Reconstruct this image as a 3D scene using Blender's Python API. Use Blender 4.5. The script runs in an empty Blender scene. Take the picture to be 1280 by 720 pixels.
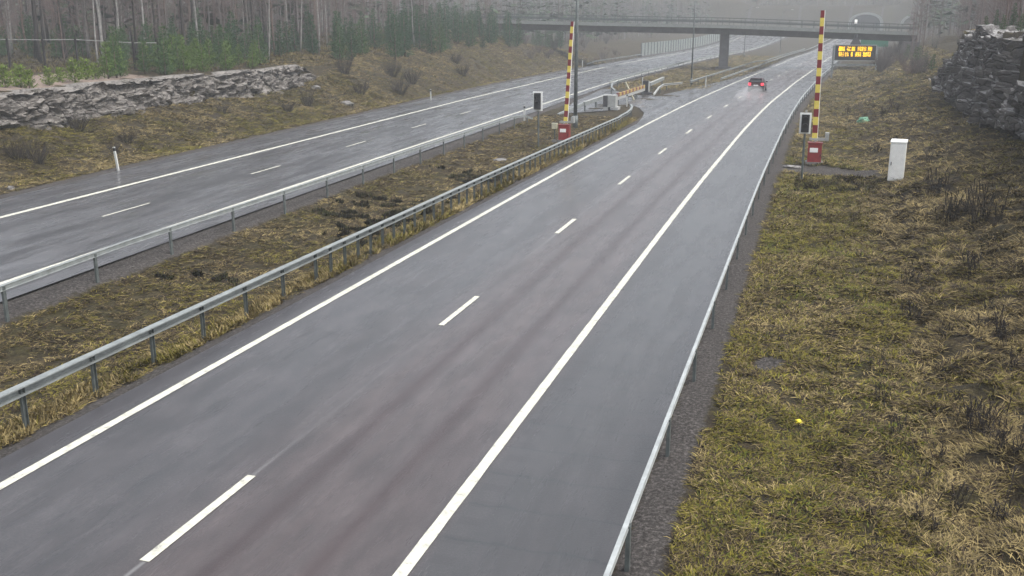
import bpy, bmesh, math, random
import numpy as np
from mathutils import Vector, noise as mnoise
random.seed(7); rng = np.random.default_rng(7)
R = math.radians
scene = bpy.context.scene
col = scene.collection

# ------------------------------------------------------------------ camera numbers (1280x720 frame)
F, CX, CY, CH = 1230.0, 640.0, 360.0, 7.48
TH = math.atan(330 / F); PS = math.atan(385 * math.cos(TH) / F)
FW = np.array([-math.sin(PS) * math.cos(TH), math.cos(PS) * math.cos(TH), -math.sin(TH)])
RT = np.array([math.cos(PS), math.sin(PS), 0.0]); UP = np.cross(RT, FW)
CAM = np.array([0, 0, CH])

def ray(px, py):
    return FW + RT * (px - CX) / F + UP * (CY - py) / F

def at_y(px, py, Y):
    d = ray(px, py); return Vector(CAM + d * (Y / d[1]))

def on_z(px, py, z):
    d = ray(px, py); return Vector(CAM + d * ((z - CH) / d[2]))

def depth_of(x, y, z=0.0):
    return (x - CAM[0]) * FW[0] + (y - CAM[1]) * FW[1] + (z - CAM[2]) * FW[2]

def project(x, y, z):
    vx, vy, vz = x - CAM[0], y - CAM[1], z - CAM[2]
    zc = vx * FW[0] + vy * FW[1] + vz * FW[2]
    zc = np.where(np.abs(zc) < 1e-3, 1e-3, zc)
    return CX + F * (vx * RT[0] + vy * RT[1]) / zc, CY - F * (vx * UP[0] + vy * UP[1] + vz * UP[2]) / zc, zc

# ------------------------------------------------------------------ plan of the place
def smooth_curve(ys, xs):
    """A smooth lookup through sampled points."""
    g = np.arange(-80, 1000, 1.0)
    v = np.interp(g, ys, xs)
    # extend ends linearly
    lo = (xs[1] - xs[0]) / (ys[1] - ys[0]); hi = (xs[-1] - xs[-2]) / (ys[-1] - ys[-2])
    v = np.where(g < ys[0], xs[0] + (g - ys[0]) * lo, v); v = np.where(g > ys[-1], xs[-1] + (g - ys[-1]) * hi, v)
    k = np.hanning(31); k /= k.sum()
    p = np.concatenate([v[0] - (v[1] - v[0]) * np.arange(15, 0, -1), v, v[-1] + (v[-1] - v[-2]) * np.arange(1, 16)])
    v = np.convolve(p, k, 'valid')
    return lambda y: np.interp(y, g, v)

shift = smooth_curve([-80, 45, 75, 100, 140, 180, 240, 340, 420, 600], [0, 0, .3, .9, 2.6, 4.7, 7.5, 14.7, 24, 55])
left_edge = smooth_curve([-80, 10, 34, 44, 60, 75, 99, 133, 184, 240, 300, 420, 600], [-30, -32.2, -34, -35, -36, -36.8, -38.4, -39.6, -39.8, -38.6, -36.6, -28, -8])
left_line = smooth_curve([-80, 10, 31, 65, 95, 141, 185, 240, 300, 420, 600], [-28, -29.7, -30.8, -32.6, -34.2, -35.7, -36.4, -35.6, -33.6, -25, -5])
right_edge = smooth_curve([-80, 10, 21, 34, 77, 126, 149, 201, 242, 320, 420, 600], [-19, -20.7, -21.3, -21.8, -23.2, -25.0, -25.0, -24.0, -22.0, -17, -9, 12])

def sstep(a, b, x):
    t = np.clip((x - a) / (b - a), 0, 1); return t * t * (3 - 2 * t)

def road_z(y):
    y = np.asarray(y, float)
    t = np.clip(y - 280, 0, 140) / 140
    return 5.0 * t * t + np.clip(y - 420, 0, 1000) * 0.02

def vnoise(x, y, scale, seed=0):
    """Cheap vectorised value noise in -1..1."""
    x = np.asarray(x, float) / scale; y = np.asarray(y, float) / scale
    xi = np.floor(x).astype(np.int64); yi = np.floor(y).astype(np.int64)
    fx = x - xi; fy = y - yi; fx = fx * fx * (3 - 2 * fx); fy = fy * fy * (3 - 2 * fy)
    def h(a, b):
        n = (a * 374761393 + b * 668265263 + seed * 974711) & 0x7fffffff
        n = ((n ^ (n >> 13)) * 1274126177) & 0x7fffffff
        return ((n ^ (n >> 16)) & 0xffff) / 32767.5 - 1
    return (h(xi, yi) * (1 - fx) + h(xi + 1, yi) * fx) * (1 - fy) + (h(xi, yi + 1) * (1 - fx) + h(xi + 1, yi + 1) * fx) * fy

ROCK_R = 9.35            # lateral place of the right rock cut
def height(x, y, bumps=True):
    x = np.asarray(x, float); y = np.asarray(y, float)
    c = shift(y); u = x - c; le = left_edge(y); re = right_edge(y); s = le - x
    zr = road_z(y)
    # right side
    za = np.interp(u, [-2.2, -1.2, 0, 1.2, 2.4, 4, 8, 11, 18, 40, 300], [-.04, -.08, -.33, -.5, -.18, .36, 1.55, 2.1, 3.4, 6, 20])
    zb = np.interp(u, [-2.2, -1.2, 0, 1.5, 4, 8, 14, 40, 300], [-.04, -.08, -.25, -.2, .7, 2.2, 4.4, 8, 22])
    t = sstep(70, 125, y); rz = za * (1 - t) + zb * t
    m = sstep(ROCK_R + .35, ROCK_R + .9, u) * (1 - sstep(84, 100, y)) * sstep(12, 24, y)
    rz = rz * (1 - m) + (6.9 + .03 * (u - 10)) * m
    # left side
    lz_rock = np.interp(s, [0, 1.2, 2.5, 8.2], [-.04, -.12, .1, 1.75])
    plat = np.interp(s, [8.2, 20, 60, 300], [3.62, 4.0, 4.6, 10])
    m2 = sstep(8.9, 9.5, s); lz_rock = lz_rock * (1 - m2) + plat * m2
    lz_rock = np.where(y < 12, np.minimum(lz_rock, 9), lz_rock)
    top = np.interp(y, [70, 90, 105, 120, 140, 158, 168, 182, 200, 260], [3.9, 4.1, 4.4, 4.9, 5.7, 6.5, 6.2, 3.6, 2.6, 3.0])
    ramp = .53 * (s - .8)
    bank = np.where(s < 1.5, -.04 + .1 * sstep(0, 1.5, s), .06 + np.clip(.53 * (s - 1.5), 0, None))
    k = 1.2
    bank = -k * np.log(np.exp(-np.clip(bank, -5, 60) / k) + np.exp(-top / k)) + .035 + .02 * np.clip(s - 14, 0, 200)
    t = sstep(80, 96, y); lz = lz_rock * (1 - t) + bank * t
    emb = sstep(16, 26, s) * sstep(166, 174, y) * (1 - sstep(188, 198, y)); lz = np.maximum(lz, 6.6 * emb)
    embr = sstep(10, 15, u) * sstep(168, 176, y) * (1 - sstep(186, 196, y)); rz = np.maximum(rz, 5.4 * embr)
    # median
    w = np.clip((x - re) / np.maximum(c - 13.5 - re, .1), 0, 1)
    dish = np.where(y < 80, .5 * (1 - sstep(66, 82, y)), .3 * sstep(122, 140, y))
    mz = -.04 - dish * np.sin(np.pi * w) ** .8
    z = np.where(u > -2.2, rz, np.where(u > -13.6, -.06, np.where(x > re, mz, np.where(s < 0, -.06, lz))))
    # far hill
    out = np.maximum(np.maximum(s - 6, u - 4), 0)
    hill = 9.5 * sstep(421, 429, y) + 26 * sstep(428, 640, y)
    rise = 1.0
    wide = 20 * sstep(140, 330, s) + 22 * sstep(50, 240, u)
    z = zr + z * (1 - .0) + hill * rise + wide
    if bumps:
        grass = np.where((u > -1.6) | (s > 1) | ((x > re + .8) & (u < -14.2)), 1.0, 0.0)
        amp = np.where(u > -1.6, sstep(-1.6, .6, u), np.where(s > 1, sstep(1, 4, s), .5))
        z = z + grass * amp * (1 + .8 * sstep(2, 4, u)) * (.09 * vnoise(x, y, .9, 1) + .12 * vnoise(x, y, 3.1, 2) + .08 * vnoise(x, y, .45, 3))
    return z

def gz(x, y):
    return float(height(np.array([x]), np.array([y]))[0])

_T = np.concatenate([np.arange(9, 120, .1), np.arange(120, 700, .5)])
def ground_at(px, py):
    d = ray(px, py); P = CAM[None, :] + d[None, :] * _T[:, None]
    below = P[:, 2] < height(P[:, 0], P[:, 1])
    i = int(np.argmax(below)) if below.any() else len(_T) - 1
    return Vector((P[i, 0], P[i, 1], gz(P[i, 0], P[i, 1])))

# ------------------------------------------------------------------ materials
def mat(name, base=(.5, .5, .5), rough=.6, metal=0.0, var=.25, vscale=6.0, bump=.0, bscale=40.0, second=None, emit=None, estr=0, spec=.5):
    m = bpy.data.materials.new(name); m.use_nodes = True
    nt = m.node_tree; b = nt.nodes['Principled BSDF']
    b.inputs['Roughness'].default_value = rough; b.inputs['Metallic'].default_value = metal
    b.inputs['Specular IOR Level'].default_value = spec
    tc = nt.nodes.new('ShaderNodeTexCoord')
    n = nt.nodes.new('ShaderNodeTexNoise'); n.inputs['Scale'].default_value = vscale; n.inputs['Detail'].default_value = 5; n.inputs['Roughness'].default_value = .65
    nt.links.new(tc.outputs['Object'], n.inputs['Vector'])
    r = nt.nodes.new('ShaderNodeValToRGB'); r.color_ramp.elements[0].position = .3; r.color_ramp.elements[1].position = .7
    c2 = second or tuple(min(1, c * (1 + var)) for c in base); c1 = tuple(c * (1 - var) for c in base) if second is None else base
    r.color_ramp.elements[0].color = (*c1, 1); r.color_ramp.elements[1].color = (*c2, 1)
    nt.links.new(n.outputs['Fac'], r.inputs['Fac']); nt.links.new(r.outputs['Color'], b.inputs['Base Color'])
    if bump:
        n2 = nt.nodes.new('ShaderNodeTexNoise'); n2.inputs['Scale'].default_value = bscale; n2.inputs['Detail'].default_value = 4
        nt.links.new(tc.outputs['Object'], n2.inputs['Vector'])
        bp = nt.nodes.new('ShaderNodeBump'); bp.inputs['Strength'].default_value = bump; bp.inputs['Distance'].default_value = .05
        nt.links.new(n2.outputs['Fac'], bp.inputs['Height']); nt.links.new(bp.outputs['Normal'], b.inputs['Normal'])
    if emit:
        b.inputs['Emission Color'].default_value = (*emit, 1); b.inputs['Emission Strength'].default_value = estr
    return m

def attr_mat(name, rough=.85, spec=.25, trans=0):
    m = bpy.data.materials.new(name); m.use_nodes = True; nt = m.node_tree; b = nt.nodes['Principled BSDF']
    a = nt.nodes.new('ShaderNodeAttribute'); a.attribute_name = 'tint'
    nt.links.new(a.outputs['Color'], b.inputs['Base Color']); b.inputs['Roughness'].default_value = rough; b.inputs['Specular IOR Level'].default_value = spec
    return m

class NT:
    """Small node helper."""
    def __init__(s, m): s.nt = m.node_tree; s.N = s.nt.nodes; s.L = s.nt.links
    def n(s, t, **k):
        x = s.N.new(t)
        for a, v in k.items(): setattr(x, a, v)
        return x
    def link(s, a, b): s.L.new(a, b)
    def math(s, op, a, b=None, clamp=False):
        x = s.n('ShaderNodeMath', operation=op, use_clamp=clamp)
        for i, v in enumerate((a, b)):
            if v is None: continue
            if isinstance(v, (int, float)): x.inputs[i].default_value = v
            else: s.link(v, x.inputs[i])
        return x.outputs[0]
    def noise(s, vec, scale, detail=4, rough=.6):
        x = s.n('ShaderNodeTexNoise'); x.inputs['Scale'].default_value = scale; x.inputs['Detail'].default_value = detail; x.inputs['Roughness'].default_value = rough
        s.link(vec, x.inputs['Vector']); return x.outputs['Fac']
    def mapping(s, vec, scale):
        x = s.n('ShaderNodeMapping'); x.inputs['Scale'].default_value = scale; s.link(vec, x.inputs['Vector']); return x.outputs[0]
    def ramp(s, fac, stops):
        x = s.n('ShaderNodeValToRGB'); e = x.color_ramp.elements
        while len(e) < len(stops): e.new(.5)
        for i, (p, c) in enumerate(stops): e[i].position = p; e[i].color = (*c, 1) if len(c) == 3 else c
        s.link(fac, x.inputs['Fac']); return x.outputs['Color']
    def mix(s, fac, a, b, mode='MIX'):
        x = s.n('ShaderNodeMix', data_type='RGBA', blend_type=mode)
        if isinstance(fac, (int, float)): x.inputs[0].default_value = fac
        else: s.link(fac, x.inputs[0])
        for i, v in ((6, a), (7, b)):
            if isinstance(v, tuple): x.inputs[i].default_value = (*v, 1)
            else: s.link(v, x.inputs[i])
        return x.outputs[2]
    def rng(s, v, a, b, c=0, d=1):
        x = s.n('ShaderNodeMapRange'); s.link(v, x.inputs[0])
        for i, q in enumerate((a, b, c, d)): x.inputs[i + 1].default_value = q
        return x.outputs[0]
    def bump(s, h, strength, dist):
        x = s.n('ShaderNodeBump'); x.inputs['Strength'].default_value = strength; x.inputs['Distance'].default_value = dist
        s.link(h, x.inputs['Height']); return x.outputs[0]

def band(k, u, centre, half, soft):
    d = k.math('ABSOLUTE', k.math('SUBTRACT', u, centre))
    return k.rng(d, half + soft, half - soft if half > soft else 0, 0, 1)

def asphalt(name, tracks, red=0.0, streak=.5, wet=.5):
    m = bpy.data.materials.new(name); m.use_nodes = True; k = NT(m); b = k.N['Principled BSDF']
    uv = k.n('ShaderNodeUVMap'); uv.uv_map = 'UVMap'
    sep = k.n('ShaderNodeSeparateXYZ'); k.link(uv.outputs[0], sep.inputs[0]); u, v = sep.outputs[0], sep.outputs[1]
    fine = k.noise(uv.outputs[0], 24, 5, .85)
    mid = k.noise(k.mapping(uv.outputs[0], (1.4, .5, 1)), 1.3, 6, .7)
    lng = k.noise(k.mapping(uv.outputs[0], (1.0, .045, 1)), 1.5, 5, .65)
    c = k.ramp(k.math('ADD', k.math('MULTIPLY', fine, .72), k.math('MULTIPLY', mid, .28)), [(.32, (.009, .016, .017)), (.5, (.043, .040, .042)), (.70, (.125, .117, .121))])
    if red:
        rd = band(k, u, -7.0, 1.9, .7)
        rd = k.math('MULTIPLY', rd, k.rng(lng, .25, .7, .45, .75))
        c = k.mix(k.math('MULTIPLY', rd, red), c, k.ramp(mid, [(.25, (.042, .031, .030)), (.75, (.105, .080, .077))]))
    tracksum = None
    for tc_, tw in tracks:
        t = k.math('MULTIPLY', band(k, u, tc_, tw, tw * .9), k.rng(lng, .3, .65, .45, .7))
        c = k.mix(t, c, (.036, .024, .025)); tracksum = t if tracksum is None else k.math('ADD', tracksum, t)
    # shoulders a shade darker
    edge = k.math('ADD', k.rng(u, -12.75, -13.0, 0, 1), 0.0, True) if red else None
    if red:
        c = k.mix(k.math('MULTIPLY', edge, .6), c, (.030, .028, .032))
        sh = k.rng(u, -4.95, -4.8, 0, 1)
        c = k.mix(k.math('MULTIPLY', sh, .5), c, (.045, .047, .049))
        # milled rumble strip beside the right edge line
        rum = k.math('MULTIPLY', band(k, u, -4.62, .2, .08), k.math('GREATER_THAN', k.math('FRACT', k.math('MULTIPLY', v, 1 / .6)), .6))
        c = k.mix(k.math('MULTIPLY', rum, .35), c, (.03, .028, .03))
        # crosswise seams on the shoulder
        wv = k.math('ADD', v, k.math('MULTIPLY', mid, .35))
        seam = k.math('MULTIPLY', k.math('LESS_THAN', k.math('FRACT', k.math('MULTIPLY', wv, 1 / 1.15)), .05), sh)
        c = k.mix(k.math('MULTIPLY', seam, .45), c, (.018, .025, .027))
        # pale joint between the lanes
        jt = k.math('MULTIPLY', band(k, u, -8.74, .035, .02), k.rng(lng, .4, .6, 0, .55))
        c = k.mix(jt, c, (.20, .20, .20))
    st = k.rng(k.noise(k.mapping(uv.outputs[0], (.8, .10, 1)), 1.1, 7, .75), .46, .60)
    c = k.mix(k.math('MULTIPLY', st, streak), c, (.022, .022, .024))
    k.link(c, b.inputs['Base Color'])
    ro = k.math('ADD', k.rng(st, 0, 1, .40, .30), k.math('MULTIPLY', k.rng(fine, .3, .7, -.05, .08), 1.0))
    k.link(ro, b.inputs['Roughness'])
    b.inputs['Specular IOR Level'].default_value = .3; b.inputs['Coat IOR'].default_value = 1.30 + .30 * wet
    k.link(k.bump(k.math('ADD', fine, k.math('MULTIPLY', mid, .6)), .32, .012), b.inputs['Normal'])
    film = k.noise(k.mapping(uv.outputs[0], (1.1, .16, 1)), .9, 6, .7)
    cw = k.math('SUBTRACT', .6 + .42 * wet, k.math('MULTIPLY', st, streak * 1.6), True)
    cw = k.math('SUBTRACT', cw, k.math('MULTIPLY', k.rng(fine, .40, .60), .45), True)
    if tracksum is not None: cw = k.math('SUBTRACT', cw, k.math('MULTIPLY', tracksum, .35), True)
    k.link(cw, b.inputs['Coat Weight'])
    k.link(k.bump(fine, .14, .006), b.inputs['Coat Normal'])
    k.link(k.math('ADD', k.rng(film, .38, .62, .20 - .11 * (wet > .8), .25 + .11 * (wet > .8)), k.math('MULTIPLY', st, .15)), b.inputs['Coat Roughness'])
    return m

def ground_material():
    m = bpy.data.materials.new('ground_cover'); m.use_nodes = True; k = NT(m); b = k.N['Principled BSDF']
    tc = k.n('ShaderNodeTexCoord'); P = tc.outputs['Object']
    a = k.n('ShaderNodeAttribute'); a.attribute_name = 'zone'
    sep = k.n('ShaderNodeSeparateColor'); k.link(a.outputs['Color'], sep.inputs[0]); gr, sa, gn = sep.outputs
    warp = k.n('ShaderNodeVectorMath', operation='ADD')
    nz = k.n('ShaderNodeTexNoise'); nz.inputs['Scale'].default_value = 1.1; k.link(P, nz.inputs['Vector'])
    k.link(P, warp.inputs[0]); k.link(nz.outputs['Color'], warp.inputs[1])
    big = k.noise(P, .35, 5, .65); mid = k.noise(k.mapping(warp.outputs[0], (1, 1, 1)), 2.6, 6, .75); fib = k.noise(k.mapping(warp.outputs[0], (5, 1.6, 3)), 3.0, 5, .8)
    g = k.ramp(k.math('ADD', k.math('MULTIPLY', mid, .5), k.math('MULTIPLY', fib, .5)), [(.30, (.008, .006, .005)), (.48, (.026, .020, .012)), (.60, (.075, .058, .028)), (.76, (.16, .125, .06))])
    olive = k.ramp(fib, [(.35, (.010, .009, .005)), (.75, (.075, .066, .020))])
    g = k.mix(k.math('MULTIPLY', k.rng(k.math('ADD', big, k.math('MULTIPLY', gn, .3)), .45, .75), .85), g, olive)
    grav = k.ramp(k.noise(P, 13, 5, .8), [(.3, (.012, .012, .011)), (.5, (.050, .045, .042)), (.68, (.15, .138, .13))])
    sand = k.ramp(k.noise(P, 3, 5, .7), [(.3, (.15, .118, .098)), (.7, (.25, .20, .165))])
    n2 = k.math('MULTIPLY', k.math('SUBTRACT', k.noise(P, 3.2, 5, .8), .5), 1.5)
    c = k.mix(k.rng(k.math('ADD', gr, n2), .35, .6), g, grav)
    c = k.mix(k.rng(k.math('ADD', sa, n2), .4, .55), c, sand)
    k.link(c, b.inputs['Base Color']); b.inputs['Roughness'].default_value = .9; b.inputs['Specular IOR Level'].default_value = .2
    k.link(k.bump(k.math('ADD', fib, k.math('MULTIPLY', mid, 1.2)), .8, .10), b.inputs['Normal'])
    return m

def rock_material(name, light, dark, top):
    m = bpy.data.materials.new(name); m.use_nodes = True; k = NT(m); b = k.N['Principled BSDF']
    tc = k.n('ShaderNodeTexCoord'); P = tc.outputs['Object']
    v = k.n('ShaderNodeTexVoronoi', feature='DISTANCE_TO_EDGE'); v.inputs['Scale'].default_value = 1.0
    wn = k.n('ShaderNodeTexNoise'); wn.inputs['Scale'].default_value = 1.6; wn.inputs['Detail'].default_value = 5; k.link(P, wn.inputs['Vector'])
    w = k.n('ShaderNodeVectorMath', operation='MULTIPLY_ADD'); k.link(wn.outputs['Color'], w.inputs[0]); w.inputs[1].default_value = (.9, .9, .5); k.link(P, w.inputs[2])
    k.link(k.mapping(w.outputs[0], (.8, .8, 2.0)), v.inputs['Vector'])
    n1 = k.noise(P, 1.4, 8, .75); n2 = k.noise(k.mapping(P, (1, 1, 3)), 5, 6, .75)
    c = k.ramp(k.math('ADD', k.math('MULTIPLY', n1, .55), k.math('MULTIPLY', n2, .45)), [(.3, dark), (.5, tuple((a + d) / 2 for a, d in zip(light, dark))), (.72, light)])
    c = k.mix(k.rng(v.outputs['Distance'], .05, .0, 0, .8), c, tuple(d * .5 for d in dark))
    # pale stone and top light painted on upward faces; mossy tint at random
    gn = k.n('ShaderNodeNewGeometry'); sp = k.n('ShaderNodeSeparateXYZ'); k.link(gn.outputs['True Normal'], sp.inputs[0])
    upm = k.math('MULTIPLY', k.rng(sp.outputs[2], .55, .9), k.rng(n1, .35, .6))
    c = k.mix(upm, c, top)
    c = k.mix(k.math('MULTIPLY', k.rng(k.noise(P, .9, 6, .7), .56, .68), .55), c, (.055, .055, .022))
    k.link(c, b.inputs['Base Color']); b.inputs['Roughness'].default_value = .7
    hgt = k.math('ADD', k.math('MULTIPLY', n2, .6), k.math('ADD', n1, k.rng(v.outputs['Distance'], 0, .12, 0, .8)))
    k.link(k.bump(hgt, .9, .25), b.inputs['Normal'])
    return m

M = {}
M['galv'] = mat('galvanised_steel', (.22, .24, .238), .5, .2, .25, 3.0, .1, 60)
M['galv_bright'] = mat('newer_galvanised_steel', (.36, .385, .385), .45, .3, .2, 3.0, .1, 60)
M['galv_post'] = mat('weathered_galvanised_post', (.095, .11, .108), .6, .3, .3, 5.0)
M['paint_white'] = mat('white_paint', (.84, .85, .83), .45, 0, .08, 4)
M['dull_white'] = mat('dull_white_plastic', (.46, .47, .45), .55, 0, .15, 6)
M['paint_grey'] = mat('light_grey_paint', (.30, .31, .30), .5, 0, .12, 4)
M['marking'] = None
M['red'] = mat('red_enamel', (.23, .022, .024), .42, 0, .2, 4)
M['stripe_red'] = mat('red_reflective', (.17, .010, .016), .4, 0, .15, 5)
M['stripe_yellow'] = mat('yellow_reflective', (.68, .55, .10), .4, 0, .1, 5)
M['black'] = mat('matt_black', (.012, .012, .014), .5, 0, .3, 8)
M['darkgrey'] = mat('dark_grey_coating', (.05, .05, .055), .55, 0, .25, 8)
M['lens'] = mat('unlit_signal_lens', (.035, .032, .035), .2, 0, .2, 10)
M['concrete'] = mat('weathered_concrete', (.15, .147, .142), .8, 0, .25, 1.2, .25, 14)
M['concrete_pale'] = mat('pale_concrete', (.20, .215, .20), .75, 0, .15, 1.0, .2, 14)
M['concrete_dark'] = mat('dark_concrete', (.085, .080, .080), .75, 0, .3, .8, .2, 10)  # darker concrete tone for girder, pier, abutments, fence footing and tunnel recess
M['wood_dark'] = mat('tarred_wood', (.012, .010, .010), .8, 0, .3, 6)
M['green_sign'] = mat('green_sign_sheeting', (.03, .16, .10), .5, 0, .15, 3)
M['amber'] = mat('amber_led', (.8, .5, .02), .5, 0, .1, 20, emit=(1.0, .46, .0), estr=1.7)
M['yellow'] = mat('yellow_plastic', (.85, .72, .02), .4, 0, .1, 9)
M['tarp'] = mat('green_plastic', (.10, .26, .16), .4, 0, .4, 4)
M['screen'] = mat('pale_green_screen', (.17, .195, .185), .45, 0, .12, .8)
M['carpaint'] = mat('dark_red_car_paint', (.035, .006, .009), .25, .2, .15, 2)
M['glass'] = mat('car_window_glass', (.05, .055, .06), .08, 0, .1, 2)
M['tail'] = mat('tail_lamp', (.6, .02, .03), .3, 0, .1, 9, emit=(1.0, .05, .08), estr=1.1)
M['tyre'] = mat('tyre_rubber', (.02, .02, .02), .8, 0, .2, 9)
M['rim'] = mat('alloy', (.4, .4, .42), .35, .8, .1, 9)
M['lampwhite'] = mat('white_signal_lamp', (.8, .8, .8), .3, 0, .05, 9, emit=(1, .9, .85), estr=1.0)
M['bark_dark'] = mat('pine_bark', (.022, .018, .016), .9, 0, .4, 5, .4, 20)
M['bark_grey'] = mat('grey_bark', (.13, .12, .11), .9, 0, .4, 4, .3, 20)
M['bark_brown'] = mat('brown_bark', (.11, .08, .065), .9, 0, .4, 4, .3, 20)
M['bark_birch'] = mat('birch_bark', (.12, .115, .11), .8, 0, 0, 3.0, second=(.30, .29, .27))
M['twig'] = mat('bare_twigs', (.085, .072, .066), .9, 0, .3, 2)
M['twig_red'] = mat('reddish_bare_twigs', (.12, .085, .078), .9, 0, .3, 2)
M['weed'] = mat('dead_weed_stalk', (.020, .015, .012), .9, 0, .4, 6)
M['needles'] = attr_mat('needles', .7, .3)
M['grass'] = attr_mat('dry_grass_blades', .85, .2)
M['wood_mass'] = attr_mat('far_wood', .9, .1)
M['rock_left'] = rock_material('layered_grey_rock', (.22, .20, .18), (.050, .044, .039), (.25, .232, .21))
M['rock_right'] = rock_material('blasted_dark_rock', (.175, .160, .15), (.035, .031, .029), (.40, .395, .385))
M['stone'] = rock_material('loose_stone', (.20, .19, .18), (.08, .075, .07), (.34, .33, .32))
M['road'] = asphalt('wet_asphalt_main', [(-7.70, .16), (-6.30, .16)], .85, .12, .48)
M['road2'] = asphalt('wet_asphalt_left', [], 0, .62, 1.0)
M['ground'] = ground_material()

def marking_material():
    m = bpy.data.materials.new('worn_white_marking'); m.use_nodes = True; k = NT(m); b = k.N['Principled BSDF']
    tc = k.n('ShaderNodeTexCoord')
    n = k.noise(tc.outputs['Object'], 4.5, 6, .75); n2 = k.noise(tc.outputs['Object'], .8, 3, .6)
    c = k.ramp(n, [(.30, (.16, .16, .145)), (.42, (.42, .42, .36)), (.62, (.58, .58, .49))])
    c = k.mix(k.rng(k.math('MULTIPLY', n, n2), .30, .36, 0, .6), c, (.40, .40, .37))
    k.link(c, b.inputs['Base Color']); b.inputs['Roughness'].default_value = .5
    return m
M['marking'] = marking_material()

# ------------------------------------------------------------------ mesh helpers
class MB:
    def __init__(s): s.v = []; s.f = []; s.m = []
    def add(s, vs, fs, mi=0):
        o = len(s.v); s.v += [tuple(v) for v in vs]; s.f += [tuple(i + o for i in f) for f in fs]; s.m += [mi] * len(fs)
    def box(s, c, size, rz=0, mi=0, taper=1.0):
        x, y, z = (q / 2 for q in size); cs, sn = math.cos(rz), math.sin(rz); vs = []
        for dz in (-1, 1):
            t = 1 if dz < 0 else taper
            for dx, dy in ((-1, -1), (1, -1), (1, 1), (-1, 1)):
                X, Y = dx * x * t, dy * y * t
                vs.append((c[0] + X * cs - Y * sn, c[1] + X * sn + Y * cs, c[2] + dz * z))
        s.add(vs, [(3, 2, 1, 0), (4, 5, 6, 7), (0, 1, 5, 4), (1, 2, 6, 5), (2, 3, 7, 6), (3, 0, 4, 7)], mi)
    def bar(s, p, q, w, h, mi=0):
        """A box of width w, height h from p to q."""
        p = Vector(p); q = Vector(q); d = (q - p).normalized()
        side = d.cross(Vector((0, 0, 1)));
        if side.length < 1e-3: side = Vector((1, 0, 0))
        side.normalize(); up = side.cross(d)
        vs = []
        for e in (p, q):
            for a, b in ((-1, -1), (1, -1), (1, 1), (-1, 1)): vs.append(e + side * (a * w / 2) + up * (b * h / 2))
        s.add(vs, [(3, 2, 1, 0), (4, 5, 6, 7), (0, 1, 5, 4), (1, 2, 6, 5), (2, 3, 7, 6), (3, 0, 4, 7)], mi)
    def tube(s, pts, rad, n=6, mi=0, caps=True):
        pts = [Vector(p) for p in pts]; rings = []
        for i, p in enumerate(pts):
            d = (pts[min(i + 1, len(pts) - 1)] - pts[max(i - 1, 0)]).normalized()
            a = d.cross(Vector((0.13, .97, .2)) if abs(d.y) < .9 else Vector((1, 0, 0))).normalized(); b = d.cross(a)
            r = rad[i] if hasattr(rad, '__len__') else rad
            rings.append([p + (a * math.cos(2 * math.pi * j / n) + b * math.sin(2 * math.pi * j / n)) * r for j in range(n)])
        vs = [v for r in rings for v in r]; fs = []
        for i in range(len(pts) - 1):
            for j in range(n):
                fs.append((i * n + j, i * n + (j + 1) % n, (i + 1) * n + (j + 1) % n, (i + 1) * n + j))
        if caps: fs += [tuple(range(n - 1, -1, -1)), tuple((len(pts) - 1) * n + j for j in range(n))]
        s.add(vs, fs, mi)
    def sweep(s, path, prof, closed=True, mi=0):
        """Profile (side, up) swept along path of Vectors; side is to the right of travel."""
        path = [Vector(p) for p in path]; n = len(prof); vs = []
        for i, p in enumerate(path):
            d = path[min(i + 1, len(path) - 1)] - path[max(i - 1, 0)]; d.z = 0; d.normalize()
            r = Vector((d.y, -d.x, 0))
            for a, z in prof: vs.append(p + r * a + Vector((0, 0, z)))
        fs = []
        for i in range(len(path) - 1):
            for j in range(n if closed else n - 1):
                fs.append((i * n + j, (i + 1) * n + j, (i + 1) * n + (j + 1) % n, i * n + (j + 1) % n))
        if closed: fs += [tuple(range(n)), tuple((len(path) - 1) * n + j for j in range(n - 1, -1, -1))]
        s.add(vs, fs, mi)
    def build(s, name, mats, parent=None, org=(0, 0, 0), smooth=False):
        me = bpy.data.meshes.new(name)
        o_ = Vector(org); me.from_pydata([tuple(Vector(v) - o_) for v in s.v], [], s.f)
        if not isinstance(mats, (list, tuple)): mats = [mats]
        for q in mats: me.materials.append(q)
        if len(mats) > 1: me.polygons.foreach_set('material_index', s.m)
        if smooth: me.polygons.foreach_set('use_smooth', [True] * len(me.polygons))
        bm = bmesh.new(); bm.from_mesh(me); bmesh.ops.recalc_face_normals(bm, faces=bm.faces); bm.to_mesh(me); bm.free()
        ob = bpy.data.objects.new(name, me); col.objects.link(ob)
        if parent: ob.parent = parent
        return ob

def tag(o, label=None, cat=None, group=None, kind=None):
    if label: o['label'] = label
    if cat: o['category'] = cat
    if group: o['group'] = group
    if kind: o['kind'] = kind
    return o

def empty(name, loc, label, cat, group=None, rz=0):
    o = bpy.data.objects.new(name, None); col.objects.link(o); o.location = loc; o.rotation_euler = (0, 0, rz)
    o.empty_display_size = .3
    return tag(o, label, cat, group)

KIDS = {}
def kids(o):
    return [c for c in col.objects if c.parent == o]
def copy_tree(o, parent=None, ch=None):
    c = o.copy(); col.objects.link(c)
    if parent: c.parent = parent
    for k_ in (KIDS.get(o.name) if o.name in KIDS else kids(o)): copy_tree(k_, c)
    return c

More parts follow.
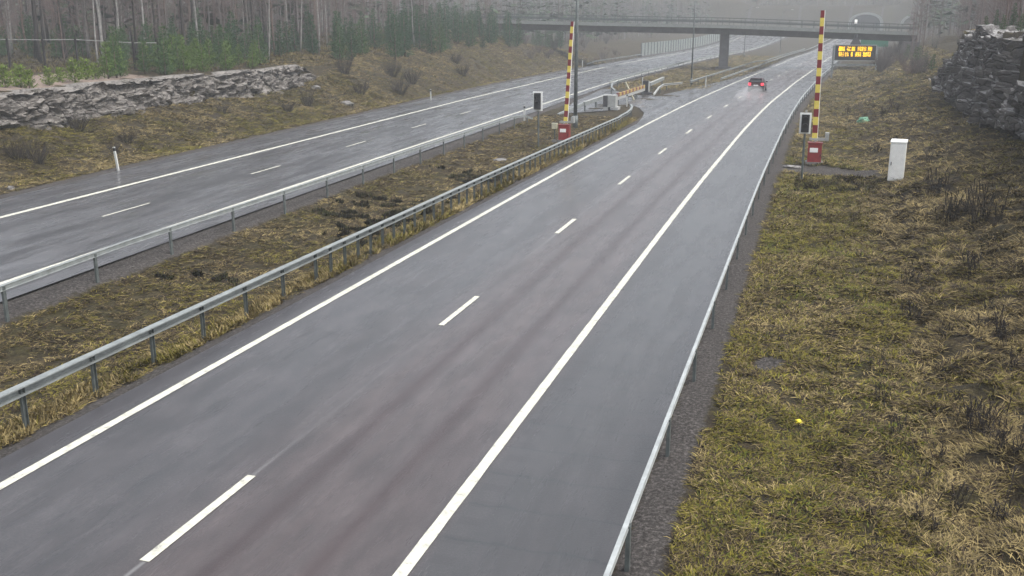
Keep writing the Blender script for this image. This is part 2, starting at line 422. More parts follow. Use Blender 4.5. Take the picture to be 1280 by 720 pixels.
def np_mesh(name, verts, faces_flat, nper, material, tint=None, smooth=False):
    """Fast mesh from numpy arrays: every face has nper corners."""
    me = bpy.data.meshes.new(name); nv = len(verts); nf = len(faces_flat) // nper
    me.vertices.add(nv); me.vertices.foreach_set('co', np.asarray(verts, np.float32).ravel())
    me.loops.add(nf * nper); me.loops.foreach_set('vertex_index', np.asarray(faces_flat, np.int32))
    me.polygons.add(nf); me.polygons.foreach_set('loop_start', np.arange(0, nf * nper, nper, dtype=np.int32))
    try: me.polygons.foreach_set('loop_total', np.full(nf, nper, np.int32))
    except Exception: pass
    if smooth: me.polygons.foreach_set('use_smooth', np.ones(nf, bool))
    if tint is not None:
        a = me.color_attributes.new('tint', 'FLOAT_COLOR', 'POINT')
        a.data.foreach_set('color', np.concatenate([np.asarray(tint, np.float32), np.ones((nv, 1), np.float32)], 1).ravel())
    me.materials.append(material); me.update(calc_edges=True); me.validate()
    return me

def link_mesh(name, me, parent=None):
    o = bpy.data.objects.new(name, me); col.objects.link(o)
    if parent: o.parent = parent
    return o

# ------------------------------------------------------------------ ground sheet
def grid_axis(parts):
    out = []
    for a, b, st in parts: out += list(np.arange(a, b, st))
    out.append(parts[-1][1]); return np.array(out)
gx = grid_axis([(-340, -140, 10), (-140, -70, 2.0), (-70, -48, .8), (-48, -34, .4), (-34, -24, 1.0), (-24, -12, .4), (-12, -3, 1.0), (-3, 12, .25), (12, 40, .8), (40, 120, 4), (120, 340, 11)])
gy = grid_axis([(-40, 8, 2.0), (8, 60, .35), (60, 120, .6), (120, 220, 1.2), (220, 440, 3), (440, 660, 8)])
X, Y = np.meshgrid(gx, gy); Z = height(X, Y)
nx, ny = len(gx), len(gy)
idx = np.arange(nx * ny).reshape(ny, nx)
quads = np.stack([idx[:-1, :-1], idx[:-1, 1:], idx[1:, 1:], idx[1:, :-1]], -1).reshape(-1)
gme = np_mesh('ground', np.stack([X, Y, Z], -1).reshape(-1, 3), quads, 4, M['ground'], smooth=True)
def zones(x, y):
    u = x - shift(y); s = left_edge(y) - x; re = right_edge(y)
    grav = np.maximum.reduce([1 - sstep(.15, .55, np.abs(u + 1.9)), 1 - sstep(.25, .7, np.abs(u + 13.7)), (1 - sstep(.3, .9, np.abs(x - re - .3))) * .9, (1 - sstep(.2, .8, np.abs(s - .3)))])
    sand = sstep(9.8, 11, s) * (1 - sstep(17, 19, s)) * sstep(40, 44, y) * (1 - sstep(60, 66, y))
    # strip of bare gravel leading to the white cabinet
    grav = np.maximum(grav, (1 - sstep(.9, 1.6, np.abs(y - 54.3 + .45 * u))) * sstep(-2, -1, u) * (1 - sstep(3.0, 3.8, u)))
    grav = np.maximum(grav, (1 - sstep(.25, .5, np.hypot(x + .55, (y - 21.9) * .8))) * .95)
    green = np.clip(.5 * sstep(-.8, .3, u) * (1 - sstep(1.5, 3.5, u)) + .35 * (1 - sstep(2, 8, np.abs(u + 17))) * (y < 50), 0, 1)
    return np.stack([grav, sand, green], -1)
za = gme.color_attributes.new('zone', 'FLOAT_COLOR', 'POINT')
zz = zones(X.ravel(), Y.ravel()); za.data.foreach_set('color', np.concatenate([zz, np.ones((len(zz), 1))], 1).astype(np.float32).ravel())
tag(link_mesh('ground', gme), kind='structure')

# ------------------------------------------------------------------ roads and markings
def strip(ys, lo, hi, across, z, uvshift):
    """Sheet between two lateral curves, with lateral / along coordinates kept as UVs."""
    V = []; UV = []
    for y in ys:
        for t in np.linspace(0, 1, across):
            x = lo(y) * (1 - t) + hi(y) * t
            V.append((x, y, float(road_z(y)) + z)); UV.append((x - uvshift(y), y))
    return V, UV
def sheet(name, ys, lo, hi, across, z, material, uvshift):
    V, UV = strip(ys, lo, hi, across, z, uvshift); n = across
    ix = np.arange(len(V)).reshape(len(ys), n)
    q = np.stack([ix[:-1, :-1], ix[:-1, 1:], ix[1:, 1:], ix[1:, :-1]], -1).reshape(-1)
    me = np_mesh(name, np.array(V), q, 4, material)
    uvl = me.uv_layers.new(name='UVMap'); li = np.zeros(len(me.loops), np.int32); me.loops.foreach_get('vertex_index', li)
    uvl.data.foreach_set('uv', np.array(UV, np.float32)[li].ravel())
    return link_mesh(name, me)
ysr = np.concatenate([np.arange(-30, 60, 3), np.arange(60, 430, 4)])
tag(sheet('road', ysr, lambda y: shift(y) - 13.38, lambda y: shift(y) - 2.25, 8, 0, M['road'], shift), kind='structure')
tag(sheet('left_road', ysr, left_edge, right_edge, 8, 0, M['road2'], left_line), kind='structure')
# paved crossing between the carriageways
cross_px = [(794, 156), (803, 147), (805, 141), (799, 135), (786, 130), (764, 138), (735, 140), (702, 142), (716, 128), (752, 112), (764, 111), (784, 119), (826, 119), (866, 110), (905, 101), (950, 90)]
cp = [on_z(px, py, 0) for px, py in cross_px]
cp[0].x = shift(cp[0].y) - 13.3; cp[-1].x = shift(cp[-1].y) - 13.2
cp += [Vector((float(shift(y)) - 12.75, y, 0)) for y in (cp[-1].y, 130, 110, 95, cp[0].y)]
bm = bmesh.new(); f = bm.faces.new([bm.verts.new((p.x, p.y, .006)) for p in cp]); bmesh.ops.triangulate(bm, faces=[f]); bmesh.ops.recalc_face_normals(bm, faces=bm.faces)
for q in bm.faces:
    if q.normal.z < 0: q.normal_flip()
uvb = bm.loops.layers.uv.new('UVMap')
for q in bm.faces:
    for lp in q.loops: lp[uvb].uv = (lp.vert.co.x + 8, lp.vert.co.y)
me = bpy.data.meshes.new('paved_crossing'); bm.to_mesh(me); bm.free(); me.materials.append(M['road2'])
tag(link_mesh('paved_crossing', me), kind='structure')

def line_quads(mb, fx, y0, y1, w, z=.010, step=2.0):
    n = max(1, int((y1 - y0) / step)); ys = np.linspace(y0, y1, n + 1)
    vs = []; fs = []
    for i, y in enumerate(ys):
        x = float(fx(y)); zz_ = float(road_z(y)) + z; j = .003 * math.sin(y * 9.1) + random.uniform(-.003, .003)
        vs += [(x - w / 2 - j, y, zz_), (x + w / 2 + j, y, zz_)]
        if i: fs.append((2 * i - 2, 2 * i - 1, 2 * i + 1, 2 * i))
    mb.add(vs, fs)
mk = MB()
line_quads(mk, lambda y: shift(y) - 12.55, -20, 420, .20, step=.5)
line_quads(mk, lambda y: shift(y) - 5.06, -20, 420, .20, step=.5)
for i in range(-2, 34):
    line_quads(mk, lambda y: shift(y) - 8.74, 10.6 + 12 * i, 13.5 + 12 * i, .16)
line_quads(mk, left_line, 0, 400, .28)
line_quads(mk, lambda y: right_edge(y) - 1.45 + .006 * np.clip(y - 60, 0, 100), 0, 400, .24)
for i in range(-2, 5):
    line_quads(mk, lambda y: left_line(y) + 3.85 + .012 * (y - 32), 32.5 + 12 * i, 35.7 + 12 * i, .12)
tag(mk.build('road_markings', M['marking']), kind='structure')

# ------------------------------------------------------------------ guard rails
WB = [(-.07, .74), (.10, .74), (.105, .72), (.10, .70), (.03, .705), (-.045, .70), (-.045, .56), (.0, .555), (.075, .555), (.075, .53), (-.07, .52)]
WBACK = [(-.075, .54), (-.06, .57), (-.06, .69), (-.075, .72)]
def guardrail(label, path, flip, spaces, group, slim=1.0, post_h=.70, steel='galv'):
    """path: list of (x, y). flip: +1 the beam is on the right of travel, -1 on the left."""
    pts = [Vector((x, y, gz(x, y) if z is None else z)) for x, y, z in path]
    org = Vector(pts[0]); root = empty('guard_rail', org, label, 'guard rail', group)
    rail = MB(); prof = [(flip * a * slim, .74 - (.74 - b) * slim) for a, b in WB + WBACK]
    rail.sweep(pts, prof)
    rail.build('rail', M[steel], root, org)
    # posts at given spacing
    L = [0]
    for a, b in zip(pts, pts[1:]): L.append(L[-1] + (b - a).length)
    s_ = .4; n = 0
    while s_ < L[-1] - .05 and n < 98:
        i = max(0, min(len(L) - 2, int(np.searchsorted(L, s_)) - 1)); t = (s_ - L[i]) / (L[i + 1] - L[i]); p = pts[i].lerp(pts[i + 1], t)
        d = (pts[i + 1] - pts[i]); ang = math.atan2(d.y, d.x)
        side = Vector((math.sin(ang), -math.cos(ang), 0)) * (-.045 * flip)
        g = gz(p.x, p.y); pm = MB(); q = p + side; top = p.z + post_h
        hh = top - (g - .3)
        # a channel post: web and two flanges
        pm.box((q.x, q.y, g - .3 + hh / 2), (.10, .012, hh), ang)
        for e in (-.05, .05):
            pm.box((q.x + math.cos(ang) * e - math.sin(ang) * -.025 * flip, q.y + math.sin(ang) * e + math.cos(ang) * -.025 * flip, g - .3 + hh / 2), (.012, .06, hh), ang)
        pm.build('post', M['galv_post'], root, org); n += 1
        s_ += spaces(p.y)
    return root
def rpath(fx, y0, y1, st=3.0, z=None):
    return [(float(fx(y)), float(y), (float(road_z(y)) if z is None else z)) for y in np.arange(y0, y1, st)]
GG = 'guard rails along the carriageways'
guardrail('long steel guard rail along the right shoulder beside the gravel and grass bank', rpath(lambda y: shift(y) - 2.06, 4, 330, 4), -1, lambda y: 4.0, GG, slim=.42, steel='galv_bright')
pb = rpath(lambda y: shift(y) - 14.27, 2, 76, 2) + [(*on_z(*q_, .7).xy, 0) for q_ in ((776, 144.6), (783, 141), (788, 137), (790, 133.5), (788, 130.5))]
guardrail('guard rail left of the near carriageway with closely spaced posts and a curved far end', pb, 1, lambda y: 2.0 if y < 25 else 1.0, GG)
pa = rpath(lambda y: np.interp(y, [2, 20, 26, 38, 47, 59, 75], [-19.6, -20.37, -20.85, -21.03, -21.2, -21.47, -21.75]), 4, 74, 2)
pa2 = pa + [(-21.8, 75.5, -.2), (-21.85, 78, -.62)]
guardrail('guard rail along the left carriageway seen from behind, dipping at a white post', pa2, -1, lambda y: 4.0, GG, slim=.72)
guardrail('distant guard rail hugging the left carriageway beyond the paved crossing', rpath(lambda y: right_edge(y) + .5, 122, 380, 6), -1, lambda y: 6.0, GG)
guardrail('distant guard rail left of the near carriageway, running past the bridge pier', rpath(lambda y: shift(y) - 14.0, 132, 380, 6), 1, lambda y: 6.0, GG)
guardrail('second distant guard rail deeper in the median, ending near the lamp post', rpath(lambda y: shift(y) - 16.6 if y < 200 else shift(y) - 15.2, 124, 300, 6), 1, lambda y: 6.0, GG)
guardrail('far guard rail on the left verge leading up to the pale screen fence', [(-40.6, 182, -.3)] + rpath(lambda y: left_edge(y) - .7, 188, 240, 4), 1, lambda y: 4.0, GG)

# ------------------------------------------------------------------ rock cuts
def rock_face(name, p_fn, nu, nv, material, amp, seed, layer):
    """Grid of a broken rock face; p_fn(a, b) gives point and outward normal."""
    vs = []
    for j in range(nv + 1):
        for i in range(nu + 1):
            p, n, w = p_fn(i / nu, j / nv)
            q = p + Vector((seed, seed * .7, 0))
            wq = q + Vector(mnoise.noise_vector(q * .6)) * .5
            d, _ = mnoise.voronoi(Vector((wq.x * layer[0], wq.y * layer[0], wq.z * layer[1])))
            blocks = min(.5, d[1] - d[0])
            cell = mnoise.cell(Vector((wq.x * layer[0] * .8, wq.y * layer[0] * .8, wq.z * layer[1] * .8)))
            d2, _ = mnoise.voronoi(Vector((q.x * layer[0] * 2.3, q.y * layer[0] * 2.3, q.z * layer[1] * 2.1)))
            fine = mnoise.fractal(q * 1.7, .9, 2.1, 4)
            c2 = mnoise.cell(Vector((wq.x * layer[0] * 2.1 + 9, wq.y * layer[0] * 2.1, wq.z * layer[1] * 2.0)))
            off = amp * (.40 * (min(.28, blocks) - .2) + .38 * (cell - .5) + .20 * (c2 - .5) + .22 * min(.3, d2[1] - d2[0]) + .12 * fine)
            vs.append(tuple(p + n * (off * w) + Vector((0, 0, .15 * amp * fine * w))))
    fs = [(j * (nu + 1) + i, j * (nu + 1) + i + 1, (j + 1) * (nu + 1) + i + 1, (j + 1) * (nu + 1) + i) for j in range(nv) for i in range(nu)]
    mb = MB(); mb.add(vs, fs); return mb.build(name, material)
def right_rock(a, b):
    # a along the cut, b from toe over the edge and back over the top
    y = 26 + a * 82; Y1 = np.array([y])
    topz = 7.0 - 4.0 * float(sstep(80, 106, y)) + .25 * float(vnoise(Y1, np.array([0.]), 4, 5)[0]) - .5 * float(sstep(81, 82, y))
    face_x = float(shift(y)) + float(np.interp(y, [26, 50, 60, 70, 80, 82, 92, 108], [9.35, 9.3, 9.0, 8.8, 8.9, 9.3, 9.0, 9.6])) + .5 * float(vnoise(Y1, np.array([3.]), 5, 8)[0])
    base = float(height(np.array([face_x]), Y1, False)[0]) - .4
    base = min(base, 2.6)
    if b < .62:
        t = b / .62; return Vector((face_x + .9 * t ** 1.5, y, base + (topz - base) * t)), Vector((-1, .1, .15)).normalized(), 1.0
    t = (b - .62) / .38
    return Vector((face_x + .9 + 7 * t, y, topz + .10 * t)), Vector((-.2, 0, 1)).normalized(), .35 * (1 - .75 * t)
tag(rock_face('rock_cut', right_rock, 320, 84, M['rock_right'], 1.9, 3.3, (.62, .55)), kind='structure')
def left_rock(a, b):
    y = 22 + a * 72
    e = float(sstep(83, 93, y))
    s0 = 7.85 + .35 * float(vnoise(np.array([y]), np.array([1.]), 6, 4)[0]) + 1.2 * e
    x0 = float(left_edge(y)) - s0; base = 1.2 + .5 * e; topz = 3.72 + .12 * float(vnoise(np.array([y]), np.array([7.]), 3, 9)[0]) - 1.7 * e
    if b < .6:
        t = b / .6; return Vector((x0 - .7 * t ** 1.4, y, base + (topz - base) * t)), Vector((1, 0, .2)).normalized(), 1.0
    t = (b - .6) / .4
    return Vector((x0 - .7 - 1.9 * t, y, topz + .06 * t - .10 * t * t)), Vector((.1, 0, 1)), .35 * (1 - t)
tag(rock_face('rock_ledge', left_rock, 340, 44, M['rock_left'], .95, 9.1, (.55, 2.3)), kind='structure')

# ------------------------------------------------------------------ bridge
def bridge_z(x):          # underside of the girder falls gently to the right
    return np.interp(x, [-54, -39.3, -15.9, 14.4], [6.50, 6.15, 5.73, 4.62])
root = empty('road_bridge', (-15.9, 180, 0), 'long grey concrete road bridge with steel railings spanning both carriageways', 'bridge')
org = Vector((-15.9, 180, 0))
xs = np.linspace(-66, 15.6, 30)
def deck_path(dz, yy): return [Vector((float(x), yy, float(bridge_z(x)) + dz)) for x in xs]
g_ = MB()
g_.sweep(deck_path(0, 183.2), [(-3.0, 0), (2.5, 0), (3.0, 1.05), (-3.6, 1.05)]); g_.build('girder', M['concrete_dark'], root, org)
d_ = MB(); d_.sweep(deck_path(1.06, 184), [(-4.6, 0), (4.4, 0), (4.4, .42), (-4.6, .42)]); d_.build('deck', M['concrete'], root, org)
e_ = MB(); e_.sweep(deck_path(1.05, 179.45), [(-.17, 0), (.14, 0), (.14, .56), (-.17, .56)]); e_.build('edge_beam', M['concrete_pale'], root, org)
e_ = MB(); e_.sweep(deck_path(1.05, 188.8), [(-.17, 0), (.14, 0), (.14, .56), (-.17, .56)]); e_.build('edge_beam', M['concrete_pale'], root, org)
for yy in (179.45, 188.8):
    r_ = MB()
    for zz_, h_ in ((2.72, .10), (2.35, .07), (2.0, .30)): r_.sweep(deck_path(zz_, yy), [(-.05, 0), (.05, 0), (.05, h_), (-.05, h_)])
    for x in np.arange(-65, 15.3, 2.0): r_.box((x, yy + .001, float(bridge_z(x)) + 2.16), (.09, .08, 1.14))
    r_.build('railing', M['galv_post'], root, org)
p_ = MB(); px_, py_ = -15.95, 183.0
p_.box((px_, py_, 2.75), (1.55, 1.3, 6.7)); p_.box((px_, py_, -.1), (2.6, 2.4, .5)); p_.build('pier', M['concrete_dark'], root, org)
for x, w_ in ((-62.5, 5), (14.6, 2.6)):
    a_ = MB(); h_ = float(bridge_z(x)) - .01
    a_.box((x, 183.3, h_ / 2 + .2), (w_, 8.4, h_ - .4)); a_.build('abutment', M['concrete_dark'], root, org)

# signal lamp on the parapet of the bridge
lp = at_y(1070, 27, 179.0); bz = float(bridge_z(lp.x)) + 1.62
root = empty('signal_lamp', (lp.x, 179.45, bz), 'small white lamp standing up at the bridge railing above the message sign', 'lamp')
q = MB(); q.tube([(0, 0, 0), (0, 0, lp.z - bz - .35)], .06, 8); q.build('post', M['galv_post'], root)
q = MB(); q.box((0, -.1, lp.z - bz), (.45, .3, .7)); q.build('lamp_head', M['paint_white'], root)
q = MB(); q.tube([(0, -.255, lp.z - bz + .1), (0, -.30, lp.z - bz + .1)], .14, 14); q.build('lens', M['lampwhite'], root)

# ------------------------------------------------------------------ message sign
YS = 150.0
a = at_y(1044.5, 56.5, YS); b = at_y(1093.5, 77, YS)
x0, x1, zt, zb_ = a.x, b.x, a.z, b.z + .15
cx_ = (x0 + x1) / 2; w_ = x1 - x0; gl, gr_ = gz(x0, YS), gz(x1, YS)
root = empty('message_sign', (cx_, YS, 0), 'dark electronic message sign with two lines of amber lights beside the right shoulder', 'road sign')
q = MB(); q.box((0, 0, (zt + zb_) / 2), (w_, .35, zt - zb_)); q.build('board', M['black'], root)
q = MB()
for zc_, hh in ((zt + .03, .10), (zb_ - .03, .08)): q.box((0, -.02, zc_), (w_ + .16, .45, hh))
for xc_ in (-w_ / 2 - .05, w_ / 2 + .05): q.box((xc_, -.02, (zt + zb_) / 2), (.10, .45, zt - zb_ - .02))
q.build('frame', M['paint_grey'], root)
for xx, g in ((x0 - cx_ - .22, gl), (x1 - cx_ + .22, gr_)):
    q = MB(); q.box((xx, .05, (zt - .1 + g - .3) / 2), (.24, .24, zt - .1 - g + .3)); q.build('post', M['galv'], root)
q = MB(); q.box((0, .05, zb_ - .62), (w_ + .2, .16, .24)); q.build('crossbeam', M['galv'], root)
q = MB(); q.box((-w_ * .33, -.35, zb_ - .70), (w_ * .28, .75, .09)); q.build('walkway', M['galv'], root)
# tapered dark bracket on top
q = MB(); bx = at_y(1070, 50, YS).x - cx_
q.box((bx, 0, zt + .09 + .50), (1.5, .4, 1.0), taper=.36); q.tube([(bx, 0, zt + 1.05), (bx, 0, zt + 1.5)], .2, 8); q.build('top_bracket', M['darkgrey'], root)
# amber pixels: two lines of lit cells copied from the blurred photograph
rows = [[(0.06, .20, 1), (.075, .13, .8), (.24, .32, .8), (.345, .42, 1), (.47, .64, .75), (.645, .665, 1), (.70, .80, .95)],
        [(.07, .135, .9), (.15, .175, .8), (.20, .29, .6), (.335, .38, 1), (.43, .56, .85), (.60, .77, .9)]]
led = MB(); random.seed(11)
dx = w_ / 112; ph = (zt - zb_)
for r_i, row in enumerate(rows):
    top_ = zt - ph * (.09 + .36 * r_i)
    for f0, f1, dens in row:
        n = int((f1 - f0) * 1.12 * w_ / dx)
        for i in range(n):
            for j in range(8):
                edge = (i % 6 == 5)
                if edge or random.random() > dens * .86: continue
                led.box((-w_ / 2 + .02 * w_ + f0 * 1.12 * w_ + (i + .5) * dx, -.185, top_ - (j + .5) * ph * .036), (dx * .74, .02, ph * .028))
led.build('lit_text', M['amber'], root)
# ------------------------------------------------------------------ green direction sign behind the bridge
gy_ = 214.0; a = at_y(1076, 49, gy_); b = at_y(1110, 58.5, gy_)
root = empty('direction_sign', ((a.x + b.x) / 2, gy_, gz((a.x + b.x) / 2, gy_)), 'blank looking green road sign half hidden behind the message sign, beyond the bridge', 'road sign'); o_ = Vector(root.location)
q = MB(); q.box(((a.x + b.x) / 2, gy_, (a.z + b.z) / 2), (b.x - a.x, .08, a.z - b.z)); q.build('panel', M['green_sign'], root, o_)
for x in (a.x + .8, b.x - .8):
    q = MB(); g = gz(x, gy_); q.tube([(x, gy_ + .1, g - .2), (x, gy_ + .1, a.z)], .07, 8); q.build('post', M['galv_post'], root, o_)

# ------------------------------------------------------------------ tunnel portals in the far hill
def portal(label, pxc, Yp, wpx, top_py, grp):
    c0 = at_y(pxc - wpx / 2, 34, Yp); c1 = at_y(pxc + wpx / 2, 34, Yp); tz = at_y(pxc, top_py, Yp).z
    xc = (c0.x + c1.x) / 2; hw = (c1.x - c0.x) / 2; zb2 = float(road_z(Yp)) - .5
    root = empty('tunnel_portal', (xc, Yp, zb2), label, 'tunnel portal', grp)
    spring = (tz - zb2) - hw * .62; n = 24; outer = []; inner = []
    for i in range(n + 1):
        t = math.pi * i / n
        outer.append((hw * math.cos(t), spring + hw * .62 * math.sin(t))); inner.append(((hw - 1.0) * math.cos(t), spring + (hw * .62 - .75) * math.sin(t)))
    outer = [(hw, 0)] + outer + [(-hw, 0)]; inner = [(hw - 1.0, 0)] + inner + [(-(hw - 1.0), 0)]
    q = MB(); m_ = len(outer); vs = []
    for (ox, oz), (ix, iz) in zip(outer, inner):
        vs += [(ox, -1.2, oz), (ix, -1.2, iz), (ox, 8, oz), (ix, 8, iz)]
    fs = []
    for i in range(m_ - 1):
        k_ = 4 * i; fs += [(k_, k_ + 1, k_ + 5, k_ + 4), (k_ + 1, k_ + 3, k_ + 7, k_ + 5), (k_ + 2, k_, k_ + 4, k_ + 6), (k_ + 3, k_ + 2, k_ + 6, k_ + 7)]
    q.add(vs, fs); q.build('arch_ring', M['concrete_pale'], root)
    q = MB(); q.add([(x, 7.0, z) for x, z in inner], [tuple(range(m_))]); q.add([(x, 7.3, z) for x, z in inner], [tuple(range(m_))]); q.build('dark_recess', M['concrete_dark'], root)  # dark panel closes the mouth, standing in for the tunnel's unlit depth
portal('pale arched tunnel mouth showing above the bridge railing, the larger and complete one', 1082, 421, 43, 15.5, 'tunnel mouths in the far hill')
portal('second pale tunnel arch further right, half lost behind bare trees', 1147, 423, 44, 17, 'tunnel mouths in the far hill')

# ------------------------------------------------------------------ screen fence beside the far left carriageway
ys_ = np.arange(236, 400, 4.0); o_ = Vector((float(left_edge(236)) - 1, 236, 0))
root = empty('screen_fence', o_, 'long pale green screen fence with upright posts beside the far left carriageway', 'fence')
fp = [Vector((float(left_edge(y)) - 1.0, y, float(road_z(y)))) for y in ys_]
q = MB(); q.sweep(fp, [(-.03, .25), (.03, .25), (.03, 3.05), (-.03, 3.05)]); q.build('panel', M['screen'], root, o_)
q = MB(); q.sweep(fp, [(-.16, -.3), (.16, -.3), (.16, .24), (-.16, .24)]); q.build('footing', M['concrete_dark'], root, o_)
q = MB(); q.sweep(fp, [(-.06, 3.055), (.06, 3.055), (.06, 3.16), (-.06, 3.16)]); q.build('top_rail', M['galv'], root, o_)
for p in fp:
    q = MB(); q.box((p.x + .11, p.y, p.z + 1.45), (.15, .15, 3.5)); q.build('post', M['galv_post'], root, o_)

# ------------------------------------------------------------------ wire fence on the left plateau
fxy = [tuple(on_z(px, 84.5, 4.05).xy) for px in (-70, -32, 13, 57, 98, 135, 169, 200)]
o_ = Vector((-66.6, 70.2, gz(-66.6, 70.2)))
root = empty('wire_fence', o_, 'wire mesh fence on dark posts in front of the left forest', 'fence')
tops = []
for x, y in fxy:
    g = gz(x, y); h_ = 2.25; tops.append(Vector((x, y, g + h_ - .08)))
    q = MB(); q.tube([(x, y, g - .3), (x, y, g + h_)], .095, 8); q.build('post', M['wood_dark'], root, o_)
q = MB()
for a, b in zip(tops, tops[1:]):
    q.tube([a, b], .032, 5)
q.build('top_rail', mat('bright_wire', (.24, .24, .23), .5), root, o_)
q = MB()
for a, b in zip(tops, tops[1:]):
    for dz in np.arange(.15, 2.1, .17): q.tube([a - Vector((0, 0, dz)), b - Vector((0, 0, dz))], .003, 3, caps=False)
    n = int((b - a).length / .17)
    for i in range(1, n): p = a.lerp(b, i / n); q.tube([p, p - Vector((0, 0, 2.05))], .003, 3, caps=False)
q.build('wire_mesh', M['galv_post'], root, o_)

# ------------------------------------------------------------------ boom barriers
def boom(label, px, py_base, py_top, px_top, side):
    b = ground_at(px, py_base); Yb = b.y; tp = at_y(px_top, py_top, Yb)
    root = empty('boom_barrier', b, label, 'boom barrier', 'raised striped boom barriers')
    q = MB(); q.box((0, .05, .06), (.95, .8, .24)); q.build('footing', M['concrete'], root)
    q = MB(); q.box((0, 0, .68), (.72, .55, 1.0)); q.box((0, 0, 1.205), (.78, .61, .05)); c_ = q.build('housing', M['red'], root)
    q = MB(); q.box((-.05, -.285, .83), (.42, .02, .24)); q.build('panel', M['paint_white'], c_)
    q = MB(); q.box((.30, -.28, .55), (.04, .03, .12)); q.build('handle', M['black'], c_)
    # bracket arms and counterweight
    q = MB()
    for yy in (-.17, .17): q.box((.12, yy, 1.40), (.9, .05, .12))
    q.box((.58, 0, 1.55), (.2, .42, .42)); q.tube([(0, -.3, 1.36), (0, .3, 1.36)], .07, 10); q.build('counterweight', M['paint_grey'], root)
    dxt, dzt = tp.x - b.x, tp.z - b.z
    q = MB(); st = .43; L_ = math.hypot(dxt, dzt - 1.3); n = int(L_ / st); ax = Vector((dxt + .06 * side, 0, dzt - 1.3)).normalized()
    p0 = Vector((-.06 if side > 0 else .06, 0, 1.3))
    for i in range(n + 1):
        w0 = .27 - .07 * i / n
        a_ = p0 + ax * (i * st); b_ = p0 + ax * ((i + 1) * st if i < n else L_)
        sd = Vector((ax.z, 0, -ax.x))
        vs = []
        for e in (a_, b_):
            for s1, s2 in ((-1, -1), (1, -1), (1, 1), (-1, 1)): vs.append(e + sd * (s1 * w0 / 2) + Vector((0, s2 * .05, 0)))
        q.add(vs, [(3, 2, 1, 0), (4, 5, 6, 7), (0, 1, 5, 4), (1, 2, 6, 5), (2, 3, 7, 6), (3, 0, 4, 7)], (i + 1) % 2)
    q.build('arm', [M['stripe_red'], M['stripe_yellow']], root)
    # pale edge strip down one side of the arm
    q = MB(); sd = Vector((ax.z, 0, -ax.x)); a_ = p0 + sd * .150; b_ = p0 + ax * L_ + sd * .115; q.bar(a_, b_, .06, .03); q.build('edge_strip', M['paint_white'], root)
boom('raised red and yellow striped boom barrier with red housing on the right bank', 1017, 206, 13, 1028.5, 1)
boom('raised red and yellow striped boom barrier in the median beside the tall lamp post', 705.5, 178, 27, 715.5, -1)

# ------------------------------------------------------------------ traffic signals
def signal(label, px, py_base, head):
    b = ground_at(px, py_base); x0, y0, x1, y1 = head
    a = at_y(x0, y0, b.y); c = at_y(x1, y1, b.y); w = c.x - a.x; h = a.z - c.z; zc_ = (a.z + c.z) / 2 - b.z; xc = (a.x + c.x) / 2 - b.x
    root = empty('traffic_signal', b, label, 'traffic signal', 'unlit two lamp traffic signals')
    q = MB(); q.tube([(0, 0, -.3), (xc, 0, zc_ + h / 2 + .12)], .055, 10); q.build('post', M['galv_post'], root)
    q = MB(); q.box((xc, -.12, zc_), (w, .05, h)); q.build('backboard', M['paint_white'], root)
    q = MB(); q.box((xc, -.20, zc_), (w * .68, .14, h * .84)); hd = q.build('lamp_housing', M['black'], root)
    for dz in (.2, -.12):
        q = MB(); q.tube([(xc, -.28, zc_ + dz), (xc, -.305, zc_ + dz)], .105, 16); q.build('lens', M['lens'], hd)
        q = MB(); n = 10
        vs = []; fs = []
        for i in range(n + 1):
            t = math.pi * (-.05 + 1.1 * i / n)
            for yy in (-.275, -.40 if True else 0): vs.append((xc + .13 * math.cos(t), yy, zc_ + dz + .13 * math.sin(t)))
            if i: fs.append((2 * i - 2, 2 * i - 1, 2 * i + 1, 2 * i))
        q.add(vs, fs); q.build('visor', M['black'], hd)
    q = MB(); q.tube([(xc, -.05, zc_ + h / 2 + .02), (xc, -.05, zc_ + h / 2 + .12)], .05, 8); q.build('cap', M['paint_grey'], root)
signal('unlit traffic signal with white framed black head on the right bank', 1002, 226, (1000.5, 140.5, 1013, 167))
signal('unlit traffic signal with white framed black head in the grassy median', 673, 184, (667, 114, 678.5, 138.5))

# small equipment box on a post by the left boom
b = ground_at(693, 178); root = empty('equipment_box', b, 'small cream box on a short post left of the red housing in the median', 'box')
q = MB(); q.tube([(0, 0, -.2), (0, 0, .95)], .05, 8); q.build('post', M['galv_post'], root)
q = MB(); q.box((0, 0, 1.12), (.34, .28, .36)); q.box((0, 0, 1.315), (.38, .32, .03)); q.build('housing', mat('cream_enamel', (.48, .46, .34), .5, 0, .1, 5), root)
q = MB(); q.box((0, -.15, .05), (.3, .3, .28), .2); q.build('footing', M['concrete'], root)

